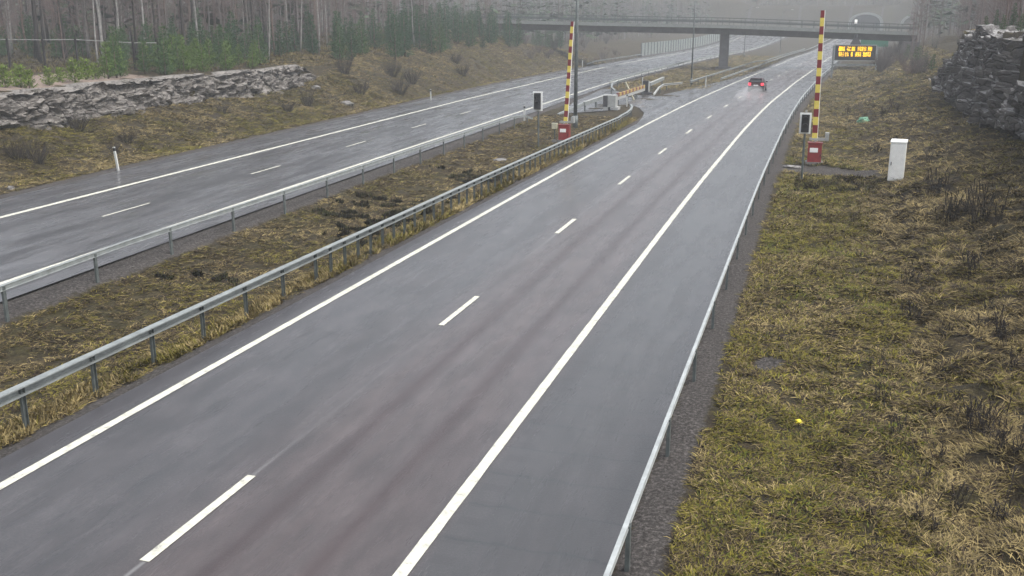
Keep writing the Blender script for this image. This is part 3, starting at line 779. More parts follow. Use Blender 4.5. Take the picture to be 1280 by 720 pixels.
# ------------------------------------------------------------------ white roadside cabinet
b = ground_at(1119, 227) - Vector((0, 0, .10)); root = empty('roadside_cabinet', b, 'tall white metal cabinet standing alone on the right grass bank', 'cabinet', rz=R(-9))
sc = depth_of(*b) / F; H_ = 51 * sc
q = MB(); q.box((0, 0, -.04), (.64, .46, .3)); q.build('plinth', M['concrete'], root)
q = MB(); q.box((0, 0, H_ / 2 + .08), (.68, .5, H_ - .16)); q.build('body', M['paint_white'], root)
q = MB(); q.box((.012, -.26, H_ / 2 + .08), (.60, .022, H_ - .34)); dr = q.build('door', M['paint_white'], root)
q = MB(); q.box((-.24, -.285, H_ * .5), (.035, .03, .16)); q.build('handle', M['darkgrey'], dr)
q = MB()
w, d, z0_, z1_ = .36, .28, H_ + .003, H_ + .14
q.add([(-w, -d, z0_), (w, -d, z0_), (w, d, z0_), (-w, d, z0_), (-w, -d, z0_ + .06), (w, -d, z0_ + .06), (w, d, z1_), (-w, d, z1_)], [(3, 2, 1, 0), (4, 5, 6, 7), (0, 1, 5, 4), (1, 2, 6, 5), (2, 3, 7, 6), (3, 0, 4, 7)])
q.build('roof', M['paint_white'], root)

# ------------------------------------------------------------------ lamp posts
def lamp_post(label, px, py, hgt, r, tone='galv_post', arm=2.2):
    b = ground_at(px, py); root = empty('lamp_post', b, label, 'lamp post', 'grey lamp posts between the carriageways')
    q = MB(); q.tube([(0, 0, -.3), (0, 0, hgt * .5), (0, 0, hgt)], [r, r * .8, r * .55], 10); q.build('pole', M[tone], root, smooth=True)
    q = MB(); q.tube([(0, 0, -.1), (0, 0, .9)], r * 1.35, 10); q.build('base', M[tone], root, smooth=True)
    q = MB(); q.tube([(0, 0, hgt - .1), (arm * .4, 0, hgt + .45), (arm, 0, hgt + .6)], [.06, .05, .045], 8); q.build('arm', M[tone], root)
    q = MB(); q.box((arm + .3, 0, hgt + .60), (.8, .3, .14), taper=.7); q.build('lamp_head', M['paint_grey'], root)
lamp_post('tall grey lamp post in the median right beside the striped boom', 719, 159, 12.5, .16)
lamp_post('slim grey lamp post in the far median just left of the bridge pier', 864, 107, 12, .11)
lamp_post('thin far lamp post seen under the bridge right of its pier', 930, 71, 11, .10)
lamp_post('thin far lamp post under the bridge near the median guard rail end', 975, 66, 11, .10)

# ------------------------------------------------------------------ delineators and marker posts
def delineator(label, px, py, h=1.05, lean=0, grp='white delineator posts beside the carriageways'):
    b = ground_at(px, py); root = empty('delineator_post', b, label, 'marker post', grp); root.rotation_euler = (0, lean, 0)
    q = MB(); q.box((0, 0, h / 2 - .1), (.11, .08, h + .2)); q.build('post', M['dull_white'], root)
    q = MB(); q.box((0, 0, h - .14), (.116, .086, .16)); q.build('band', M['black'], root)
delineator('white delineator post leaning on the near left verge below the rock ledge', 148, 214, 1.25, R(-6))
delineator('white delineator post on the left verge at the foot of the tall grass bank', 538.5, 126, 1.15)
delineator('small white delineator post on the left verge in line with the lamp post', 728, 84, 1.5)
delineator('white delineator post beyond the left carriageway near the pale screen', 829, 61, 1.6)
delineator('white marker post at the dipping end of the left guard rail', 655.5, 151, 1.2)
delineator('white marker post among the barrier parts, upright behind the striped beam', 803, 108, 1.3)
delineator('white marker post at the rounded end of the near guard rail', 783.5, 133, 1.15)
delineator('white marker post at the edge of the near carriageway, beside the far guard rail', 882, 110, 1.7)

# ------------------------------------------------------------------ movable barrier across the median opening
GB_ = 'pieces of the movable barrier across the median opening'
a = on_z(730, 139, 0); b = on_z(758, 129, 0)
root = empty('barrier_rail', a, 'short white topped rail section left of the grey barrier motor box', 'barrier rail', GB_); d = b - a
q = MB(); q.bar((0, 0, .62), d + Vector((0, 0, .66)), .22, .30); q.build('rail', M['galv'], root)
q = MB(); q.bar(Vector((0, 0, .80)), d + Vector((0, 0, .84)), .26, .05); q.build('top_strip', M['paint_grey'], root)
for t in (.03, .5, .97):
    q = MB(); p = d * t; q.box((p.x, p.y, .2), (.12, .12, .75)); q.build('post', M['galv_post'], root)
q = MB(); q.bar((-.1, 0, .6), (-1.5, -3.4, -.1), .2, .28); q.build('ramp_end', M['galv'], root)
b = on_z(764, 137, 0); root = empty('motor_box', b, 'grey motor box with dark side standing on white feet in the median opening', 'motor box')
q = MB(); q.box((0, 0, .78), (.95, 1.1, 1.05)); q.build('housing', M['paint_grey'], root)
q = MB(); q.box((-.45, -.56, .78), (.42, .04, 1.0)); q.box((-.49, 0, .78), (.06, 1.0, 1.0)); q.build('dark_panel', M['darkgrey'], root)
for xx in (-.4, .5):
    q = MB(); q.box((xx, 0, .13), (.42, 1.3, .25)); q.build('foot', M['paint_grey'], root)
a = on_z(771, 131.5, 0); b = on_z(805, 119, 0); d = b - a
root = empty('striped_beam', a, 'low red and yellow striped barrier beam lying across the median opening', 'barrier beam', GB_)
q = MB(); n = 16
for i in range(n): q.bar(d * (i / n) + Vector((0, 0, .95)), d * ((i + 1) / n) + Vector((0, 0, .95)), .16, .32, i % 2)
q.build('striped_board', [mat('faded_red', (.13, .03, .025), .6), mat('faded_yellow', (.36, .27, .08), .6)], root)
q = MB(); q.bar((0, 0, .62), d + Vector((0, 0, .62)), .2, .26); q.build('rail', M['paint_grey'], root)
for t in (.04, .36, .68, .96):
    q = MB(); p = d * t; q.box((p.x, p.y, .25), (.12, .12, .5)); q.build('leg', M['galv_post'], root)
q = MB(); p = d * .5; q.bar(p + Vector((.3, -.2, 0)), p + Vector((-.7, .2, 1.75)), .14, .14); q.build('prop', mat('cream_paint', (.34, .32, .22), .5), root)
b = on_z(807, 118, 0); root = empty('lock_box', b, 'black lock box at the right end of the striped barrier beam', 'lock box')
q = MB(); q.box((0, 0, .85), (.6, .8, 1.25)); q.build('housing', M['black'], root)
q = MB(); q.box((0.1, 0, .08), (1.1, 1.2, .3)); q.build('footing', M['darkgrey'], root)
q = MB(); q.box((.32, .1, .85), (.06, .7, 1.1)); q.build('cover', M['paint_grey'], root)
a = on_z(812, 114, 0); b = on_z(829, 107, 0); d = b - a
root = empty('barrier_rail', a, 'short white topped rail section right of the black lock box', 'barrier rail', GB_)
q = MB(); q.bar((0, 0, .75), d + Vector((0, 0, .85)), .22, .3); q.build('rail', M['galv'], root)
q = MB(); q.bar((0, 0, .94), d + Vector((0, 0, 1.04)), .28, .05); q.build('top_strip', M['paint_grey'], root)
for t in (.1, .9):
    q = MB(); p = d * t; q.box((p.x, p.y, .3), (.12, .12, .7)); q.build('post', M['galv_post'], root)
a = on_z(817, 120, 0); b = on_z(834, 112, 0)
root = empty('rail_terminal', a, 'bent guard rail terminal sloping down onto the paved crossing', 'rail terminal', GB_); d = b - a
q = MB(); q.sweep([Vector((0, 0, -.5)), d * .35 + Vector((0, 0, .0)), d * .7 + Vector((0, 0, .12)), d + Vector((1.5, 2.0, .05))], [(a_, b_) for a_, b_ in WB + WBACK]); q.build('rail', M['paint_grey'], root)
for t in (.45, .95):
    q = MB(); p = d * t; q.box((p.x, p.y, .25), (.1, .1, .7)); q.build('post', M['galv_post'], root)
# low cable box near the tip
b = on_z(751, 122, 0); root = empty('rail_terminal', b, 'pale curved rail end standing on the left carriageway side of the opening', 'rail terminal', GB_)
pts = [Vector(on_z(*p, 0)) - b for p in ((768, 121), (764, 117), (765, 112), (772, 108.5), (784, 105))]
q = MB(); q.sweep(pts, WB + WBACK); q.build('rail', M['galv'], root)
for p in pts[1::2]:
    q = MB(); q.box((p.x, p.y, .25), (.1, .1, .8)); q.build('post', M['galv_post'], root)

# ------------------------------------------------------------------ car
def car():
    root = empty('car', (-6.45, 117.0, 0), 'dark red hatchback driving away through spray with red tail lights lit', 'car', rz=-math.atan((float(shift(122)) - float(shift(117))) / 5))
    def loft(secs):
        mb = MB(); n = len(secs[0][1]); vs = []; fs = []
        for y, ring in secs: vs += [(x, y, z) for x, z in ring]
        for i in range(len(secs) - 1):
            for j in range(n): fs.append((i * n + j, i * n + (j + 1) % n, (i + 1) * n + (j + 1) % n, (i + 1) * n + j))
        fs += [tuple(range(n - 1, -1, -1)), tuple((len(secs) - 1) * n + j for j in range(n))]
        mb.add(vs, fs); return mb
    def ring(w, z0, z1, sh=.12):
        return [(-w + .05, z0), (w - .05, z0), (w, z0 + .18), (w, z1 - sh), (w - .08, z1), (-w + .08, z1), (-w, z1 - sh), (-w, z0 + .18)]
    body = loft([(0, ring(.80, .38, .92)), (.10, ring(.86, .28, .98)), (.7, ring(.90, .24, 1.0)), (2.6, ring(.90, .24, .98)), (3.5, ring(.88, .24, .88)), (4.1, ring(.82, .28, .76)), (4.28, ring(.70, .34, .66))]).build('body', M['carpaint'], root)
    cab = loft([(.12, ring(.78, .95, 1.02, .03)), (.42, ring(.70, .95, 1.46, .10)), (1.0, ring(.68, .95, 1.54, .10)), (2.0, ring(.68, .95, 1.50, .10)), (2.55, ring(.72, .95, 1.22, .1)), (3.05, ring(.76, .9, .99, .03))]).build('cabin', M['carpaint'], root)
    q = MB(); q.add([(-.62, .12, 1.03), (.62, .12, 1.03), (.56, .372, 1.41), (-.56, .372, 1.41)], [(0, 1, 2, 3)]); q.build('rear_window', M['glass'], cab)
    for sx in (-1, 1):
        q = MB(); q.add([(sx * .785, .55, 1.03), (sx * .785, 2.5, 1.03), (sx * .725, 1.95, 1.40), (sx * .725, .62, 1.42)], [(0, 1, 2, 3)]); q.build('side_window', M['glass'], cab)
        q = MB(); q.box((sx * .70, .03, .88), (.28, .14, .26)); q.build('tail_light', M['tail'], root)
        q = MB(); q.box((sx * .97, 2.45, 1.06), (.2, .14, .15)); q.build('mirror', M['carpaint'], root)
    q = MB(); q.add([(-.64, 2.98, 1.03), (.64, 2.98, 1.03), (.58, 2.56, 1.25), (-.58, 2.56, 1.25)], [(3, 2, 1, 0)]); q.build('windscreen', M['glass'], cab)
    q = MB(); q.box((0, .02, .47), (1.66, .16, .28)); q.build('bumper', M['darkgrey'], root)
    q = MB(); q.box((0, -.005, .76), (.52, .03, .12)); q.build('number_plate', M['paint_white'], root)
    q = MB(); q.box((0, .33, 1.50), (1.25, .3, .05)); q.build('spoiler', M['carpaint'], root)
    for sx in (-1, 1):
        for yy in (.75, 3.35):
            q = MB(); n = 24
            q.tube([(sx * .70, yy, .32), (sx * .73, yy, .32), (sx * .90, yy, .32), (sx * .92, yy, .32)], [.28, .32, .32, .29], n); wh = q.build('wheel', M['tyre'], root)
            q = MB(); q.tube([(sx * .905, yy, .32), (sx * .93, yy, .32)], .2, 16); q.build('rim', M['rim'], wh)
    return root
car()
# spray thrown up behind the car: a soft low cloud
m = bpy.data.materials.new('spray_mist'); m.use_nodes = True; nt = m.node_tree
for n in list(nt.nodes):
    if n.type == 'BSDF_PRINCIPLED': nt.nodes.remove(n)
pv = nt.nodes.new('ShaderNodeVolumePrincipled'); pv.inputs['Color'].default_value = (.95, .95, .97, 1); pv.inputs['Density'].default_value = .05; pv.inputs['Anisotropy'].default_value = .2
nt.links.new(pv.outputs[0], [n for n in nt.nodes if n.type == 'OUTPUT_MATERIAL'][0].inputs['Volume'])
q = bmesh.new(); bmesh.ops.create_icosphere(q, subdivisions=3, radius=1)
for v in q.verts:
    p = v.co.copy(); t = (p.y + 1) / 2
    wob = 1 + .25 * mnoise.noise(p * 2.2)
    v.co = Vector((p.x * (1.7 - .45 * t) * wob, p.y * 8.0 * wob, max(p.z, -.1) * (.62 + .45 * t) * wob))
me = bpy.data.meshes.new('water_spray'); q.to_mesh(me); q.free(); me.materials.append(m)
o = link_mesh('water_spray', me); o.location = (-6.6, 110.0, .14); tag(o, 'white spray hanging behind the dark red car', kind='stuff')

# ------------------------------------------------------------------ small things lying about
def pebble(name, label, cat, p, size, material, seed, group=None, sub=3):
    q = bmesh.new(); bmesh.ops.create_icosphere(q, subdivisions=sub, radius=1)
    for v in q.verts:
        n = 1 + .35 * mnoise.fractal(v.co * 1.3 + Vector((seed, 0, 0)), 1, 2, 3); v.co = Vector((v.co.x * size[0] * n, v.co.y * size[1] * n, v.co.z * size[2] * n))
    me = bpy.data.meshes.new(name); q.to_mesh(me); q.free(); me.materials.append(material)
    o = link_mesh(name, me); o.location = p + Vector((0, 0, size[2] * .35)); return tag(o, label, cat, group)
pebble('yellow_bag', 'small bright yellow crumpled plastic bag on the right grass bank', 'litter', ground_at(998, 528), (.075, .05, .045), M['yellow'], 3)
pebble('tarpaulin', 'crumpled green plastic sheet on the right bank beyond the cabinet', 'litter', ground_at(1079, 153), (.42, .35, .30), M['tarp'], 5)
pebble('flat_stone', 'pale flat slab lying in the median grass below the traffic signal', 'stone', ground_at(625, 201), (.42, .35, .10), M['concrete'], 8)
pebble('boulder', 'low grey boulder at the foot of the left bank, right of the rock ledge', 'boulder', ground_at(433, 132), (.6, .5, .3), M['stone'], 10)
pebble('boulder', 'grey boulder beside the lower end of the left rock ledge', 'boulder', ground_at(395, 112), (.45, .4, .3), M['stone'], 14)
pebble('boulder', 'small grey stone on the left verge at the frame edge', 'boulder', ground_at(14, 237), (.18, .15, .12), M['stone'], 17)
pebble('boulder', 'pale stone at the edge of the gravel strip, at the end by the guard rail', 'boulder', ground_at(990, 210), (.5, .3, .10), M['stone'], 21)
# ------------------------------------------------------------------ vegetation prototypes
def bare_tree_mesh(seed, hgt, r, twigs, spread, first, lean=.03):
    rd = random.Random(seed); t = MB(); c = MB(); pts = []; x = y = 0
    n = 9; ang = rd.uniform(0, 6.28)
    for i in range(n):
        f = i / (n - 1); x += rd.uniform(-.10, .10) + lean * math.cos(ang) * hgt / n; y += rd.uniform(-.10, .10) + lean * math.sin(ang) * hgt / n
        pts.append(Vector((x, y, f * hgt - .25 * (i == 0))))
    t.tube(pts, [r * (1.25 if i == 0 else 1) * (1 - .88 * i / (n - 1)) for i in range(n)], 7)
    def on(f):
        i = min(n - 2, int(f * (n - 1))); return pts[i].lerp(pts[i + 1], f * (n - 1) - i)
    for i in range(twigs):
        f = first + (1 - first) * rd.random() ** .8; p = on(f); a = rd.uniform(0, 6.28); up = rd.uniform(.25, 1.3)
        L = spread * (1.15 - f) * rd.uniform(.5, 1.2) + .5; d = Vector((math.cos(a), math.sin(a), up)).normalized()
        mid = p + d * L * .5 + Vector((0, 0, .05 * L)); end = p + d * L + Vector((rd.uniform(-.2, .2), rd.uniform(-.2, .2), .22 * L))
        rr = max(.012, r * .22 * (1.1 - f)); c.tube([p, mid, end], [rr, rr * .65, .005], 4, caps=False)
        for k_ in range(4):
            q0 = p.lerp(end, rd.uniform(.3, 1)); a2 = a + rd.uniform(-1.3, 1.3); d2 = Vector((math.cos(a2), math.sin(a2), rd.uniform(-.1, 1.0))).normalized()
            e = q0 + d2 * L * rd.uniform(.2, .5); c.tube([q0, e], [.010, .004], 3, caps=False)
            for _ in range(2):
                q1 = q0.lerp(e, rd.uniform(.3, .9)); c.tube([q1, q1 + Vector((rd.uniform(-.3, .3), rd.uniform(-.3, .3), rd.uniform(-.1, .35))) * L * .4], [.006, .003], 3, caps=False)
    return t, c

def proto(name, tmb, tm, cm, cme=None):
    """Returns (root, [kids]) parked for copying."""
    root = bpy.data.objects.new(name, None)
    tr = tmb.build('trunk', tm, root, smooth=True)
    cr = cm.build('crown', cme, root) if isinstance(cm, MB) else link_mesh('crown', cm, root)
    for o in (tr, cr): col.objects.unlink(o)
    return root, tr, cr

def pine_mesh(seed, hgt, wid, n, bare=.06, tone=(1, 1, 1), spruce=False):
    rd = np.random.default_rng(seed); tree = 1.0; t = MB(); n_w = int(hgt / .32) + 3
    t.tube([(0, 0, -.2), (.03, 0, hgt * .5), (0, .02, hgt)], [.018 * hgt + .015, .012 * hgt + .01, .008], 6)
    V = []; Cc = []
    for w in range(n_w):
        f = bare + (1 - bare) * w / n_w; z0 = f * hgt
        prof = (1 - f) ** (.75 if not spruce else .95) * wid + .10
        nb = int(rd.integers(5, 9))
        a0 = rd.uniform(0, 6.28)
        for b_ in range(nb):
            a = a0 + 6.283 * b_ / nb + rd.uniform(-.4, .4); L = prof * rd.uniform(.6, 1.25); up = (rd.uniform(.15, .7) if not spruce else rd.uniform(-.25, .15)) * (1.0 if f < .8 else 1.6)
            d = np.array([math.cos(a), math.sin(a), up]); base = np.array([0, 0, z0]); shade = rd.uniform(.65, 1.25)
            m_ = max(6, int(n * L))
            for k_ in range(m_):
                q = rd.uniform(.18, 1.0); p = base + d * L * q + rd.normal(0, .035 + .05 * L * .5, 3)
                dd = d / np.linalg.norm(d) * rd.uniform(.4, 1) + rd.normal(0, .55, 3) + np.array([0, 0, .35]); dd /= np.linalg.norm(dd)
                ln = rd.uniform(.10, .24); sd = np.cross(dd, rd.normal(0, 1, 3)); sd /= np.linalg.norm(sd) + 1e-6; wd = rd.uniform(.018, .040)
                V += [p - sd * wd, p + sd * wd, p + dd * ln]
                cc = np.array([.038, .078, .024]) * tree * shade * rd.uniform(.7, 1.3) * np.array(tone); Cc += [cc, cc, cc * 1.2]
    me = np_mesh('needles', np.array(V), np.arange(len(V)), 3, M['needles'], np.array(Cc))
    return t, me

BARE = []
for i, (h, r, tw, sp, first, bark, tw_m) in enumerate([
        (13, .10, 70, 2.0, .22, 'bark_grey', 'twig'), (15, .13, 80, 2.2, .30, 'bark_birch', 'twig'), (11, .10, 70, 1.7, .15, 'bark_brown', 'twig_red'),
        (16, .17, 70, 2.2, .35, 'bark_dark', 'twig'), (12, .08, 80, 1.8, .12, 'bark_grey', 'twig_red'), (14, .10, 80, 2.0, .25, 'bark_birch', 'twig'), (9, .07, 70, 1.5, .08, 'bark_brown', 'twig_red')]):
    t, c = bare_tree_mesh(100 + i, h, r, tw, sp, first); BARE.append(proto('bare_tree', t, M[bark], c, M[tw_m]))
PINES = []
for i, (h, w, n, tone, spr) in enumerate([(2.6, .72, 34, (1.9, 1.55, .9), False), (3.4, .80, 34, (1.0, 1.0, .95), False), (4.6, .95, 34, (.75, .9, 1.0), False), (1.3, .45, 34, (2.5, 1.85, .7), False), (5.2, 1.1, 34, (.6, .8, .95), True), (4.0, .70, 34, (.55, .7, .8), False)]):
    t, me = pine_mesh(200 + i, h, w, n, tone=tone, spruce=spr); PINES.append(proto('young_pine' if not spr else 'spruce', t, M['bark_brown'], me))

def plant(pr, name, x, y, scale, label, cat, group, rz=None, dz=-.05):
    root, tr, cr = pr
    o = root.copy(); o.name = name; col.objects.link(o); o.location = (x, y, gz(x, y) + dz); o.scale = (scale,) * 3; o.rotation_euler = (random.uniform(-.03, .03), random.uniform(-.03, .03), random.uniform(0, 6.28) if rz is None else rz)
    for ch in (tr, cr):
        c = ch.copy(); col.objects.link(c); c.parent = o; c.name = ch.name.split('.')[0]
    return tag(o, label, cat, group)

random.seed(21)
def in_frame(x, y, z, mx=30, my=20):
    a, b, zc = project(x, y, z); return zc > 1 and -mx < a < 1280 + mx
KINDTXT = {0: 'slender grey bare tree', 1: 'pale barked birch tree', 2: 'thin brown bare tree', 3: 'dark trunked tall tree', 4: 'thin twiggy grey tree', 5: 'pale slim birch tree', 6: 'low reddish bare sapling'}
# -- left forest behind the wire fence and pines
placed = []
def scatter(n, xr, yr, kinds, where, group, scale=(.85, 1.2), gap=1.1, keep=lambda x, y: True, tries=60):
    cnt = 0; t = 0
    while cnt < n and t < n * tries:
        t += 1; x = random.uniform(*xr); y = random.uniform(*yr)
        if not keep(x, y) or not in_frame(x, y, gz(x, y) + 2): continue
        if any((x - a) ** 2 + (y - b) ** 2 < gap * gap for a, b in placed): continue
        placed.append((x, y)); k_ = random.choice(kinds)
        plant(BARE[k_], 'bare_tree', x, y, random.uniform(*scale), KINDTXT[k_] + ' ' + where, 'tree', group + ', ' + KINDTXT[k_]); cnt += 1
def sof_np(x, y): return left_edge(y) - x
def sof(x, y): return float(left_edge(y)) - x
scatter(110, (-112, -50), (72, 118), [0, 0, 2, 3, 3, 4, 4, 6, 5], 'in the dense left forest behind the wire fence', 'forest behind the wire fence', gap=1.3, keep=lambda x, y: x < -.84 * y + 2 or x < -62)
scatter(50, (-80, -48), (84, 125), [0, 0, 2, 3, 4, 4, 5, 6], 'in the left forest above the rock ledge', 'forest above the rock ledge', gap=1.3, keep=lambda x, y: sof(x, y) > 12)
scatter(70, (-78, -48), (106, 172), [0, 2, 4, 4, 5, 6, 6], 'on top of the grassy left bank', 'trees on the left bank', scale=(.6, .95), gap=1.5, keep=lambda x, y: sof(x, y) > 11)
# named single trunks that stand out
b = at_y(47, 88, 78); plant(BARE[3], 'bare_tree', b.x, b.y, 1.35, 'thick dark leaning trunk by the wire fence, the darkest in the left forest', 'tree', None, 1.2)
b = at_y(131, 82, 79); plant(BARE[1], 'bare_tree', b.x, b.y, 1.15, 'pale straight birch trunk by the wire fence, first of the bright pair', 'tree', None, .4)
b = at_y(183, 72, 82); plant(BARE[5], 'bare_tree', b.x, b.y, 1.2, 'pale birch trunk forking high behind the young pines, second of the bright pair', 'tree', None, 2.2)
# -- young pines on the plateau and bank
def pines(n, xr, yr, kinds, label, group, sc=(.8, 1.15), gap=1.1, keep=lambda x, y: True, name='young_pine'):
    cnt = t = 0; pl = []
    while cnt < n and t < n * 80:
        t += 1; x = random.uniform(*xr); y = random.uniform(*yr)
        if not keep(x, y) or not in_frame(x, y, gz(x, y) + 1): continue
        if any((x - a) ** 2 + (y - b) ** 2 < gap * gap for a, b in pl): continue
        pl.append((x, y)); plant(PINES[random.choice(kinds)], name, x, y, random.uniform(*sc), label, 'pine tree', group); cnt += 1
def pxof(x, y): return float(project(x, y, gz(x, y))[0])
pines(34, (-60, -44), (54, 84), [0, 0, 0, 1], 'bright green young pine in the thicket along the top of the left rock ledge', 'young pines above the rock ledge', (.75, 1.1), 1.1, lambda x, y: 10.5 < sof(x, y) < 17 and 135 < pxof(x, y) < 375)
pines(22, (-66, -46), (62, 96), [1, 2, 5], 'darker green pine standing behind the bright thicket above the left rock ledge', 'darker pines behind the thicket', (.75, 1.05), 1.4, lambda x, y: sof(x, y) > 15 and 200 < pxof(x, y) < 420)
pines(16, (-80, -52), (74, 92), [1, 2], 'dim green pine among the bare trunks behind the wire fence', 'pines behind the wire fence', (.8, 1.0), 2.2, lambda x, y: pxof(x, y) < 200)
pines(90, (-72, -46), (96, 172), [1, 2, 4, 5, 5], 'green pine in the row on top of the grassy left bank', 'pines on the left bank', (.75, 1.15), 1.3, lambda x, y: 8.5 < sof(x, y) < 20)
pines(20, (-66, -50), (170, 215), [1, 2], 'pine on the slope beneath the left end of the bridge', 'pines below the bridge end', (.7, 1.1), 1.5, lambda x, y: sof(x, y) > 9)
for px, py, s, lab in ((8, 114, .95, 'small yellowish pine at the left frame edge before the sandy strip'), (27, 112, 1.0, 'small yellowish pine on the sandy strip, second from the left frame edge'), (37, 110, .8, 'small bushy yellowish pine touching its left neighbour on the sandy strip'),
                       (62, 109, .8, 'low yellowish pine in the middle of the sandy strip'), (76, 108, .7, 'tiny yellowish pine right of centre on the sandy strip'), (94, 107, 1.05, 'upright yellowish pine on the sandy strip, left of two close ones'), (108, 106, 1.0, 'upright yellowish pine on the sandy strip, right of two close ones'), (121, 105, .8, 'small yellowish pine at the right end of the sandy strip')):
    d = ray(px, py); ts = np.linspace(40, 90, 400); xx = d[0] * ts; yy_ = d[1] * ts
    k_ = int(np.argmax(sof_np(xx, yy_) > 11.6 + .5 * math.sin(px))); p = Vector((float(xx[k_]), float(yy_[k_]), 0))
    plant(PINES[3], 'young_pine', p.x, p.y, s * 1.15, lab, 'pine tree', 'small yellowish pines on the sandy strip')
# -- right side trees behind the rock and by the bridge
scatter(34, (13, 44), (62, 118), [0, 2, 2, 4, 6, 6], 'behind the dark rock cut on the right', 'bare trees behind the right rock cut', (.7, 1.0), 1.5, lambda x, y: x - float(shift(y)) > 13 + .1 * max(0, y - 85))
scatter(34, (13, 46), (118, 176), [2, 4, 6, 6, 0], 'on the right slope between the rock cut and the bridge', 'bare trees on the right slope', (.6, .95), 1.6, lambda x, y: x - float(shift(y)) > 9)
cnt = 0; random.seed(5)
for px in (1218, 1232, 1244, 1254, 1266, 1276, 1288, 1300):
    p = at_y(px, 34, random.uniform(64, 76)); plant(PINES[1 if cnt % 2 else 4], 'young_pine', p.x, p.y, random.uniform(.32, .5), 'low green spruce behind the pale top of the right rock cut', 'pine tree', 'low spruces on the right rock top'); cnt += 1
for px, Yp in ((1146, 128), (1158, 120), (1168, 112), (1135, 150), (1150, 140)):
    p = at_y(px, 60, Yp); plant(PINES[1], 'young_pine', p.x, p.y, random.uniform(.5, .7), 'dull green pine on the right slope below the bridge end', 'pine tree', 'pines on the right slope')

# ------------------------------------------------------------------ bushes and dead weeds
def twig_bush(seed, n, h, w, rad=.010):
    rd = random.Random(seed); mb = MB()
    for i in range(n):
        a = rd.uniform(0, 6.28); r0 = rd.uniform(0, .35) * w; p = Vector((r0 * math.cos(a), r0 * math.sin(a), -.05)); L = h * rd.uniform(.45, 1.1)
        e = p + Vector((math.cos(a) * w * rd.uniform(.1, .8), math.sin(a) * w * rd.uniform(.1, .8), L)); m_ = p.lerp(e, .5) + Vector((rd.uniform(-.05, .05), rd.uniform(-.05, .05), .04))
        mb.tube([p, m_, e], [rad, rad * .8, rad * .35], 3, caps=False)
        for _ in range(4):
            q0 = p.lerp(e, rd.uniform(.35, 1)); mb.tube([q0, q0 + Vector((rd.uniform(-.25, .25) * w, rd.uniform(-.25, .25) * w, rd.uniform(.05, .3) * h))], [rad * .5, rad * .2], 3, caps=False)
    return mb
def stalks(seed, n, h, w, lean=.38):
    rd = random.Random(seed); mb = MB()
    for i in range(n):
        x, y = rd.gauss(0, w * .5), rd.gauss(0, w * .35); L = h * rd.uniform(.25, 1.15); lx, ly = rd.uniform(-lean, lean), rd.uniform(-lean, lean)
        e = Vector((x + lx * L, y + ly * L, L)); mb.tube([(x, y, -.1), Vector((x, y, 0)).lerp(e, .5) + Vector((rd.uniform(-.05, .05), rd.uniform(-.05, .05), 0)), e], [.011, .008, .005], 4)
        k_ = rd.uniform(.55, .8); mb.tube([Vector((x, y, 0)).lerp(e, k_), e + Vector((0, 0, .04))], [.007, .018], 5)
        for _ in range(6):
            q0 = Vector((x, y, 0)).lerp(e, rd.uniform(.25, .95)); mb.tube([q0, q0 + Vector((rd.uniform(-.2, .2), rd.uniform(-.2, .2), rd.uniform(.02, .22)))], [.007, .003], 3, caps=False)
    return mb
WEED = []
for i in range(4):
    o = stalks(300 + i, (26, 18, 12, 8)[i], (.95, .85, .75, .9)[i], (.55, .5, .3, .25)[i]).build('weed_clump', M['weed']); col.objects.unlink(o); WEED.append(o)
BUSH = []
for i in range(3):
    o = twig_bush(320 + i, (70, 60, 45)[i], (1.3, 1.8, .8)[i], (1.0, 1.3, .7)[i], (.010, .012, .008)[i]).build('bare_bush', (M['weed'], M['twig'], M['twig_red'])[i]); col.objects.unlink(o); BUSH.append(o)
def put(src, name, px, py, s, label, cat, group):
    p = ground_at(px, py); o = src.copy(); o.name = name; col.objects.link(o); o.location = p; o.scale = (s, s, s * random.uniform(.9, 1.1)); o.rotation_euler = (0, 0, random.uniform(0, 6.28)); return tag(o, label, cat, group)
random.seed(33)
DW = 'dead dark weed clumps on the right bank'
for px, py, k_, s, lab in ((1170, 248, 0, 1.1, 'dark clump of dead weed stalks right of the white cabinet, the tallest one'), (1186, 276, 0, .9, 'dark clump of dead weed stalks just below the tallest clump'), (1228, 276, 0, 1.15, 'broad dark clump of dead weeds under the right rock cut'), (1205, 268, 1, .8, 'thin dead weeds between two dark clumps below the rock cut'),
        (1068, 278, 3, .6, 'small dead weed tuft low in the ditch line below the cabinet'), (1134, 358, 2, .7, 'small dead weed tuft in the middle of the right bank'), (1140, 402, 2, .7, 'dead weed tuft below the one in mid bank'), (1216, 345, 2, .9, 'loose dead weeds near the right frame edge, mid height'), (1245, 425, 1, .9, 'spreading dead weeds at the right frame edge'), (1230, 545, 0, .62, 'large dark weed nest low on the right bank'), (1214, 530, 1, .6, 'dark weeds at the left side of the large weed nest'), (1255, 560, 1, .6, 'dark weeds at the right side of the large weed nest'),
        (1104, 502, 2, .5, 'sparse dead weeds low in mid bank'), (1195, 640, 2, .55, 'dead weeds near the bottom of the right bank'), (1250, 655, 3, .8, 'tall thin weeds in the bottom right corner'), (1160, 600, 3, .5, 'thin weeds left of the large weed nest'), (1102, 145, 3, 1.2, 'lone tall weed beside the green plastic sheet'), (1060, 142, 2, 1.0, 'weed tuft left of the green plastic sheet'), (1122, 140, 3, 1.1, 'thin weed right of the green plastic sheet'), (1160, 205, 3, .9, 'thin weed between cabinet and rock cut'), (1098, 190, 2, .7, 'small weed tuft just left of the cabinet')):
    put(WEED[k_], 'weed_clump', px, py, s, lab, 'weeds', DW)
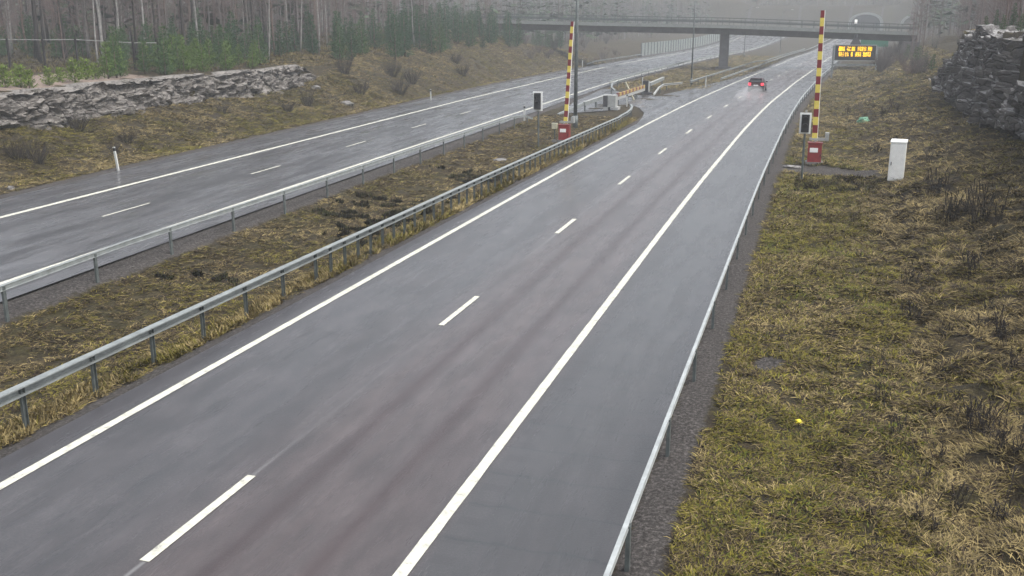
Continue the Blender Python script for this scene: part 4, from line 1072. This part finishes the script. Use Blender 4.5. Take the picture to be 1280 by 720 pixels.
for px, py, s, lab in ((97, 163, 1.0, 'dark leafless bush at the foot of the left rock ledge'), (22, 200, .95, 'dark leafless bush low on the left slope near the frame edge'), (48, 204, .9, 'dark leafless bush right beside the frame edge bush on the left slope'), (158, 180, .8, 'upright dark bush above the leaning white post'), (142, 190, .6, 'small dark bush just left of the leaning white post'), (278, 142, .7, 'small dark bush under the middle of the rock ledge'), (360, 140, .8, 'dark bush below the right end of the rock ledge'), (385, 133, 1.0, 'dark bush at the lower end of the rock ledge'),
        (500, 118, 1.5, 'large dark bush low on the grassy left bank'), (515, 105, 1.4, 'dark bush in the middle of the grassy left bank'), (450, 118, 1.2, 'dark bush on the left bank, left of the large one'), (490, 96, 1.5, 'dark bush high on the grassy left bank'), (578, 95, 1.2, 'small dark bush on the bank below the pines'), (430, 92, 1.4, 'dark bush left on the bank under the pines'), (570, 80, 1.2, 'upright dark bush near the bank crest')):
    put(BUSH[0], 'bare_bush', px, py, s, lab, 'bush', 'dark leafless bushes on the left slopes')
for _ in range(16):
    px, py = random.uniform(1085, 1275), random.uniform(300, 700)
    put(WEED[random.choice((2, 3, 3))], 'weed_clump', px, py, random.uniform(.3, .55), 'small sparse tuft of dark dead stalks scattered over the lower right bank', 'weeds', 'sparse tufts on the lower right bank')
cnt = 0
while cnt < 26:
    px, py = random.uniform(1096, 1156), random.uniform(66, 94)
    put(BUSH[random.choice((1, 2))], 'bare_bush', px, py, random.uniform(.9, 1.5), 'brown leafless bush in the thicket beside and beyond the message sign', 'bush', 'brown thicket by the message sign'); cnt += 1
cnt = 0
while cnt < 22:
    px, py = random.uniform(655, 775), random.uniform(52, 78)
    if py < 50 + (775 - px) * .02: continue
    put(BUSH[random.choice((1, 2))], 'bare_bush', px, py, random.uniform(.9, 1.4), 'brown leafless bush on the slope below the left end of the bridge', 'bush', 'brown bushes below the left bridge end'); cnt += 1

# ------------------------------------------------------------------ grass: uncountable blades
def blades(name, label, xr, yr, n, keep, cols, length, width, ref, lie=(.03, .45), seed=1):
    rd = np.random.default_rng(seed); Xs = []; Ys = []; got = 0
    while got < n:
        x = rd.uniform(*xr, n); yv = rd.uniform(*yr, n)
        dep = depth_of(x, yv); px, py, zc = project(x, yv, np.zeros(n))
        ok = (zc > 3) & (px > -150) & (px < 1430) & (py < 820) & keep(x, yv) & (vnoise(x, yv, .32, 60 + seed) + .5 * vnoise(x, yv, .9, 61) > -.30 + .4 * (rd.random(n) - .5)) & (rd.random(n) < np.minimum(1, (ref / np.maximum(dep, 1)) ** 1.5))
        Xs.append(x[ok]); Ys.append(yv[ok]); got += ok.sum()
        if ok.sum() < 10: break
    x = np.concatenate(Xs)[:n]; yv = np.concatenate(Ys)[:n]; n = len(x)
    z = height(x, yv); dep = depth_of(x, yv); sc = np.clip((dep / ref) ** .55, 1, 3)
    ang = vnoise(x, yv, 1.1, 5 + seed) * 2.6 + rd.normal(0, 1.25, n); el = rd.uniform(*lie, n)
    L = rd.uniform(*length, n) * sc; W = rd.uniform(*width, n) * sc
    d = np.stack([np.cos(ang) * np.cos(el), np.sin(ang) * np.cos(el), np.sin(el)], -1); sd = np.stack([-np.sin(ang), np.cos(ang), rd.normal(0, .3, n)], -1)
    p0 = np.stack([x, yv, z - .01 + rd.uniform(0, .05, n)], -1); p1 = p0 + d * (L * .55)[:, None]; d2 = d.copy(); d2[:, 2] -= rd.uniform(.1, .5, n); p2 = p1 + d2 * (L * .45)[:, None]
    w = (sd * (W / 2)[:, None])
    V = np.stack([p0 - w, p0 + w, p1 + w * .9, p1 - w * .9, p2 + w * .35, p2 - w * .35], 1).reshape(-1, 3)
    b0 = np.arange(n) * 6; Q = np.stack([b0, b0 + 1, b0 + 2, b0 + 3, b0 + 3, b0 + 2, b0 + 4, b0 + 5], -1).reshape(-1)
    pal = np.array([c[0] for c in cols]); base_w = np.array([c[1] for c in cols])
    patch = vnoise(x, yv, 2.3, 11 + seed); patch2 = vnoise(x, yv, .8, 12 + seed)
    score = rd.random((n, len(cols))) ** (1 / np.maximum(base_w[None, :], 1e-3))
    score[:, 0] *= np.exp(.7 * patch); score[:, -1] *= np.exp(-.8 * patch + .4 * patch2)
    c = pal[np.argmax(score, 1)] * (rd.uniform(.65, 1.35, n) * (1 + .4 * vnoise(x, yv, .28, 90 + seed)))[:, None]
    me = np_mesh(name, V, Q, 4, M['grass'], np.repeat(c, 6, 0))
    return tag(link_mesh(name, me), label, kind='stuff')
STRAW, TAN, BROWN, OLIVE, GREEN, DARK = (.235, .185, .082), (.142, .110, .050), (.042, .029, .018), (.122, .107, .016), (.076, .086, .013), (.012, .009, .008)
blades('grass', 'yellow green matted grass beside the gravel and in the right ditch', (-1.7, 4), (9, 52), 120000,
       lambda x, y: ((x - shift(y)) > -1.5 + .22 * vnoise(x, y, .5, 31)) & ((x - shift(y)) < 2.6 + .8 * vnoise(x, y, 1.3, 33)) & (zones(x, y)[:, 0] < .5), [(STRAW, .5), (TAN, 1.0), (BROWN, 1.0), (DARK, .7), (OLIVE, 1.0)], (.06, .20), (.007, .016), 15, seed=1)
blades('grass', 'matted brown dead grass on the right slope', (1.5, 12), (9, 52), 170000,
       lambda x, y: ((x - shift(y)) > 2.4 + .8 * vnoise(x, y, 1.3, 33)) & ((x - shift(y)) < 9.6) & (zones(x, y)[:, 0] < .5), [(STRAW, .8), (TAN, 1.4), (BROWN, 1.3), (DARK, .8), (OLIVE, .5)], (.08, .28), (.007, .016), 15, (.02, .6), seed=13)
blades('grass', 'greener moss and short grass in the right ditch', (-1.4, 3.2), (9, 60), 60000,
       lambda x, y: ((x - shift(y)) > -1.35) & ((x - shift(y)) < 2.6) & (zones(x, y)[:, 0] < .5), [(TAN, .4), (OLIVE, 1.3), (BROWN, .5), (GREEN, .9)], (.05, .13), (.009, .020), 15, (.1, .9), seed=2)
blades('grass', 'dry grass on the far right bank', (-1.5, 18), (50, 190), 60000,
       lambda x, y: ((x - shift(y)) > -1.4) & ((x - shift(y)) < np.where(y < 80, 9.5, 13)) & (zones(x, y)[:, 0] < .5), [(STRAW, .9), (TAN, 1.0), (BROWN, .9), (DARK, .3), (OLIVE, .8)], (.14, .34), (.012, .026), 26, seed=3)
blades('grass', 'brownish grass in the median strip', (-24, -13.8), (12, 82), 120000,
       lambda x, y: ((x - shift(y)) < -14.0) & (x > right_edge(y) + 1.0), [(STRAW, .5), (TAN, 1.1), (BROWN, 1.5), (DARK, .6), (OLIVE, .45)], (.07, .20), (.010, .020), 24, seed=4)
blades('grass', 'straw coloured grass along the foot of the near guard rail', (-15.4, -13.6), (10, 80), 26000,
       lambda x, y: ((x - shift(y)) < -13.95) & ((x - shift(y)) > -15.0), [(STRAW, 1.2), (TAN, .8), (OLIVE, .9)], (.12, .28), (.012, .024), 24, (.3, 1.2), seed=5)
blades('grass', 'dry grass on the left slope below the rock ledge', (-48, -33), (28, 92), 75000,
       lambda x, y: (sof_np(x, y) > .8) & (sof_np(x, y) < 8.4), [(STRAW, 1.0), (TAN, 1.0), (BROWN, 1.0), (DARK, .35), (OLIVE, 1.1)], (.14, .34), (.014, .03), 45, seed=6)
blades('grass', 'dry straw grass on the high left bank', (-66, -37), (84, 200), 80000,
       lambda x, y: (sof_np(x, y) > .8) & (sof_np(x, y) < 19), [(STRAW, 1.3), (TAN, 1.0), (BROWN, .7), (DARK, .3), (OLIVE, 1.3)], (.18, .42), (.016, .034), 75, seed=7)
blades('grass', 'dry grass in the far median', (-27, -8), (118, 260), 30000,
       lambda x, y: ((x - shift(y)) < -14.2) & (x > right_edge(y) + .8), [(STRAW, 1.2), (TAN, 1.0), (BROWN, .8), (OLIVE, .7)], (.18, .4), (.016, .034), 75, seed=8)
blades('heather', 'dark heather tufts in the median strip', (-20.5, -15.4), (26, 52), 16000,
       lambda x, y: (x > right_edge(y) + 1.6) & ((x - shift(y)) < -15.2) & (vnoise(x, y, .42, 77) > .38) & (vnoise(x, y, 5, 78) > -.3), [(DARK, 1.0), ((.035, .038, .012), 1.0), (BROWN, .3)], (.08, .2), (.014, .03), 30, (.5, 1.4), seed=9)
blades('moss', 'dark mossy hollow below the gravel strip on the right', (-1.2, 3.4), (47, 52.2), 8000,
       lambda x, y: (vnoise(x, y, .9, 41) > -.25) & (x > -.6), [(DARK, 1.4), ((.05, .055, .012), .8), (BROWN, .6)], (.10, .22), (.014, .03), 40, (.3, 1.2), seed=10)  # moss colours darkened to give the hollow its dark tone
blades('forest_floor', 'brown undergrowth on the forest floor', (-110, -46), (60, 150), 60000,
       lambda x, y: sof_np(x, y) > np.where(y < 66, 19, 11), [(TAN, .5), (BROWN, 1.5), (DARK, .9), (OLIVE, .5)], (.18, .42), (.016, .03), 75, (.3, 1.2), seed=11)

# ------------------------------------------------------------------ far woods: reads as one mass
def wood_mass(name, label, pts, hr, per, seed, palette, conifer=.3, twigw=(.02, .05)):
    rd = np.random.default_rng(seed); V = []; C = []
    pts = np.asarray(pts); n = len(pts); z = height(pts[:, 0], pts[:, 1], False); h = rd.uniform(*hr, n)
    kind = rd.random(n) < conifer; pal = np.array(palette)
    # trunks: crossed slim triangles with depth (three sided spires)
    tri = []; colr = []
    for k_ in range(3):
        a0 = 2 * np.pi * k_ / 3; a1 = 2 * np.pi * (k_ + 1) / 3; r = h * .0105
        A = np.stack([pts[:, 0] + r * np.cos(a0), pts[:, 1] + r * np.sin(a0), z - .5], -1); B = np.stack([pts[:, 0] + r * np.cos(a1), pts[:, 1] + r * np.sin(a1), z - .5], -1)
        T = np.stack([pts[:, 0] + .02 * h * np.sin(pts[:, 1] * 9), pts[:, 1], z + h], -1); tri.append(np.stack([A, B, T], 1))
        c = pal[rd.integers(0, len(pal), n)] * 1.0; colr.append(np.repeat(c[:, None, :], 3, 1))
    # crowns: twigs for bare trees, drooping fronds for conifers
    for k_ in range(per):
        f = rd.uniform(.15, 1, n); a = rd.uniform(0, 2 * np.pi, n); base = np.stack([pts[:, 0], pts[:, 1], z + h * f], -1)
        L = np.where(kind, (1.05 - f) * h * .26 + .3, (1.15 - f) * h * .16 + .5) * rd.uniform(.6, 1.2, n); up = np.where(kind, rd.uniform(-.3, .3, n), rd.uniform(.3, 1.4, n))
        d = np.stack([np.cos(a), np.sin(a), up], -1) * L[:, None]; w = np.where(kind, L * .42, rd.uniform(*twigw, n)); sd = np.stack([-np.sin(a), np.cos(a), rd.normal(0, .4, n)], -1) * (w / 2)[:, None]
        tri.append(np.stack([base - sd * .8, base + sd * .8, base + d], 1) if k_ % 2 else np.stack([base, base + d * .8 - sd, base + d + sd], 1))
        c = np.where(kind[:, None], np.array([.035, .055, .028])[None] * rd.uniform(.6, 1.5, n)[:, None], pal[rd.integers(0, len(pal), n)] * rd.uniform(.7, 1.2, n)[:, None]); colr.append(np.repeat(c[:, None, :], 3, 1))
    V = np.concatenate(tri).reshape(-1, 3); C = np.concatenate(colr).reshape(-1, 3)
    return tag(link_mesh(name, np_mesh(name, V, np.arange(len(V)), 3, M['wood_mass'], C)), label, kind='stuff')
def sample(n, xr, yr, keep, seed):
    rd = np.random.default_rng(seed); out = np.zeros((0, 2))
    while len(out) < n:
        x = rd.uniform(*xr, n * 2); y = rd.uniform(*yr, n * 2); px = project(x, y, np.full(n * 2, 8.0))[0]
        ok = keep(x, y) & (px > -120) & (px < 1400); out = np.concatenate([out, np.stack([x[ok], y[ok]], -1)])
        if ok.sum() == 0: break
    return out[:n]
PALW = [(.11, .098, .09), (.13, .12, .11), (.075, .066, .06), (.18, .17, .16), (.11, .09, .08)]
wood_mass('far_wood', 'dense bare forest deep behind the left fence', sample(1000, (-200, -58), (100, 215), lambda x, y: (sof_np(x, y) > 24) & ~((y > 168) & (y < 200) & (x > -75)), 1), (10, 17), 34, 1, PALW, .18)
wood_mass('far_wood', 'hazy forest covering the far hill', np.concatenate([sample(2600, (-190, 110), (395, 560), lambda x, y: (y > 430) | (sof_np(x, y) > 12) | (x - shift(y) > 14), 2), sample(1100, (-160, -42), (215, 400), lambda x, y: sof_np(x, y) > 14, 3), sample(500, (10, 110), (200, 400), lambda x, y: x - shift(y) > 12, 6)]), (9, 16), 30, 2, PALW, .42, (.05, .14))
wood_mass('far_wood', 'reddish bare wood behind the right rock cut', sample(420, (22, 90), (85, 200), lambda x, y: (x - shift(y) > 18), 4), (9, 15), 34, 4, [(.12, .095, .088), (.14, .115, .105), (.09, .07, .065)], .08)

# ------------------------------------------------------------------ haze
m = bpy.data.materials.new('haze_air'); m.use_nodes = True; nt = m.node_tree
for n in list(nt.nodes):
    if n.type == 'BSDF_PRINCIPLED': nt.nodes.remove(n)
pv = nt.nodes.new('ShaderNodeVolumePrincipled'); pv.inputs['Color'].default_value = (.66, .70, .735, 1); pv.inputs['Density'].default_value = .0011; pv.inputs['Anisotropy'].default_value = .1
nt.links.new(pv.outputs[0], [n for n in nt.nodes if n.type == 'OUTPUT_MATERIAL'][0].inputs['Volume'])
try: m.cycles.homogeneous_volume = True
except Exception: pass
zmax = 84
q = MB(); q.box((0, 310, (zmax - 2) / 2), (700, 720, zmax + 2)); tag(q.build('haze', m), kind='stuff')

# ------------------------------------------------------------------ light, sky, camera
w = bpy.data.worlds.new('World'); scene.world = w; w.use_nodes = True; nt = w.node_tree
bg = nt.nodes['Background']; sky = nt.nodes.new('ShaderNodeTexSky'); sky.sky_type = 'NISHITA'; sky.sun_disc = False
SUN_EL, SUN_AZ = 60, 98      # soft veiled sun high on the right
sky.sun_elevation = R(SUN_EL); sky.sun_rotation = R(SUN_AZ); sky.air_density = 1.0; sky.dust_density = 6.0; sky.ozone_density = 1.0
hs = nt.nodes.new('ShaderNodeHueSaturation'); hs.inputs['Saturation'].default_value = .36
nt.links.new(sky.outputs[0], hs.inputs['Color']); nt.links.new(hs.outputs[0], bg.inputs['Color']); bg.inputs['Strength'].default_value = .15
sl = bpy.data.lights.new('sun', 'SUN'); sl.energy = .75; sl.angle = R(62); sl.color = (1, .97, .94)
so = bpy.data.objects.new('sun', sl); col.objects.link(so)
sd = Vector((math.sin(R(SUN_AZ)) * math.cos(R(SUN_EL)), math.cos(R(SUN_AZ)) * math.cos(R(SUN_EL)), math.sin(R(SUN_EL))))
so.rotation_euler = (-sd).to_track_quat('-Z', 'Y').to_euler(); so.location = sd * 60

cd = bpy.data.cameras.new('camera'); cam = bpy.data.objects.new('camera', cd); col.objects.link(cam)
cd.sensor_width = 36; cd.lens = 36 * F / 1280; cd.clip_start = .1; cd.clip_end = 2000
cam.location = Vector(CAM); cam.rotation_euler = Vector(FW).to_track_quat('-Z', 'Y').to_euler()
scene.camera = cam

vs = scene.view_settings; vs.view_transform = 'Standard'; vs.look = 'None'; vs.gamma = 1; vs.use_curve_mapping = False; vs.exposure = 1.12
cy = scene.cycles; cy.max_bounces = 6; cy.diffuse_bounces = 3; cy.glossy_bounces = 3; cy.transparent_max_bounces = 8; cy.volume_bounces = 2; cy.use_denoising = True; cy.denoiser = 'OPENIMAGEDENOISE'; cy.denoising_input_passes = 'RGB_ALBEDO_NORMAL'; cy.denoising_prefilter = 'ACCURATE'
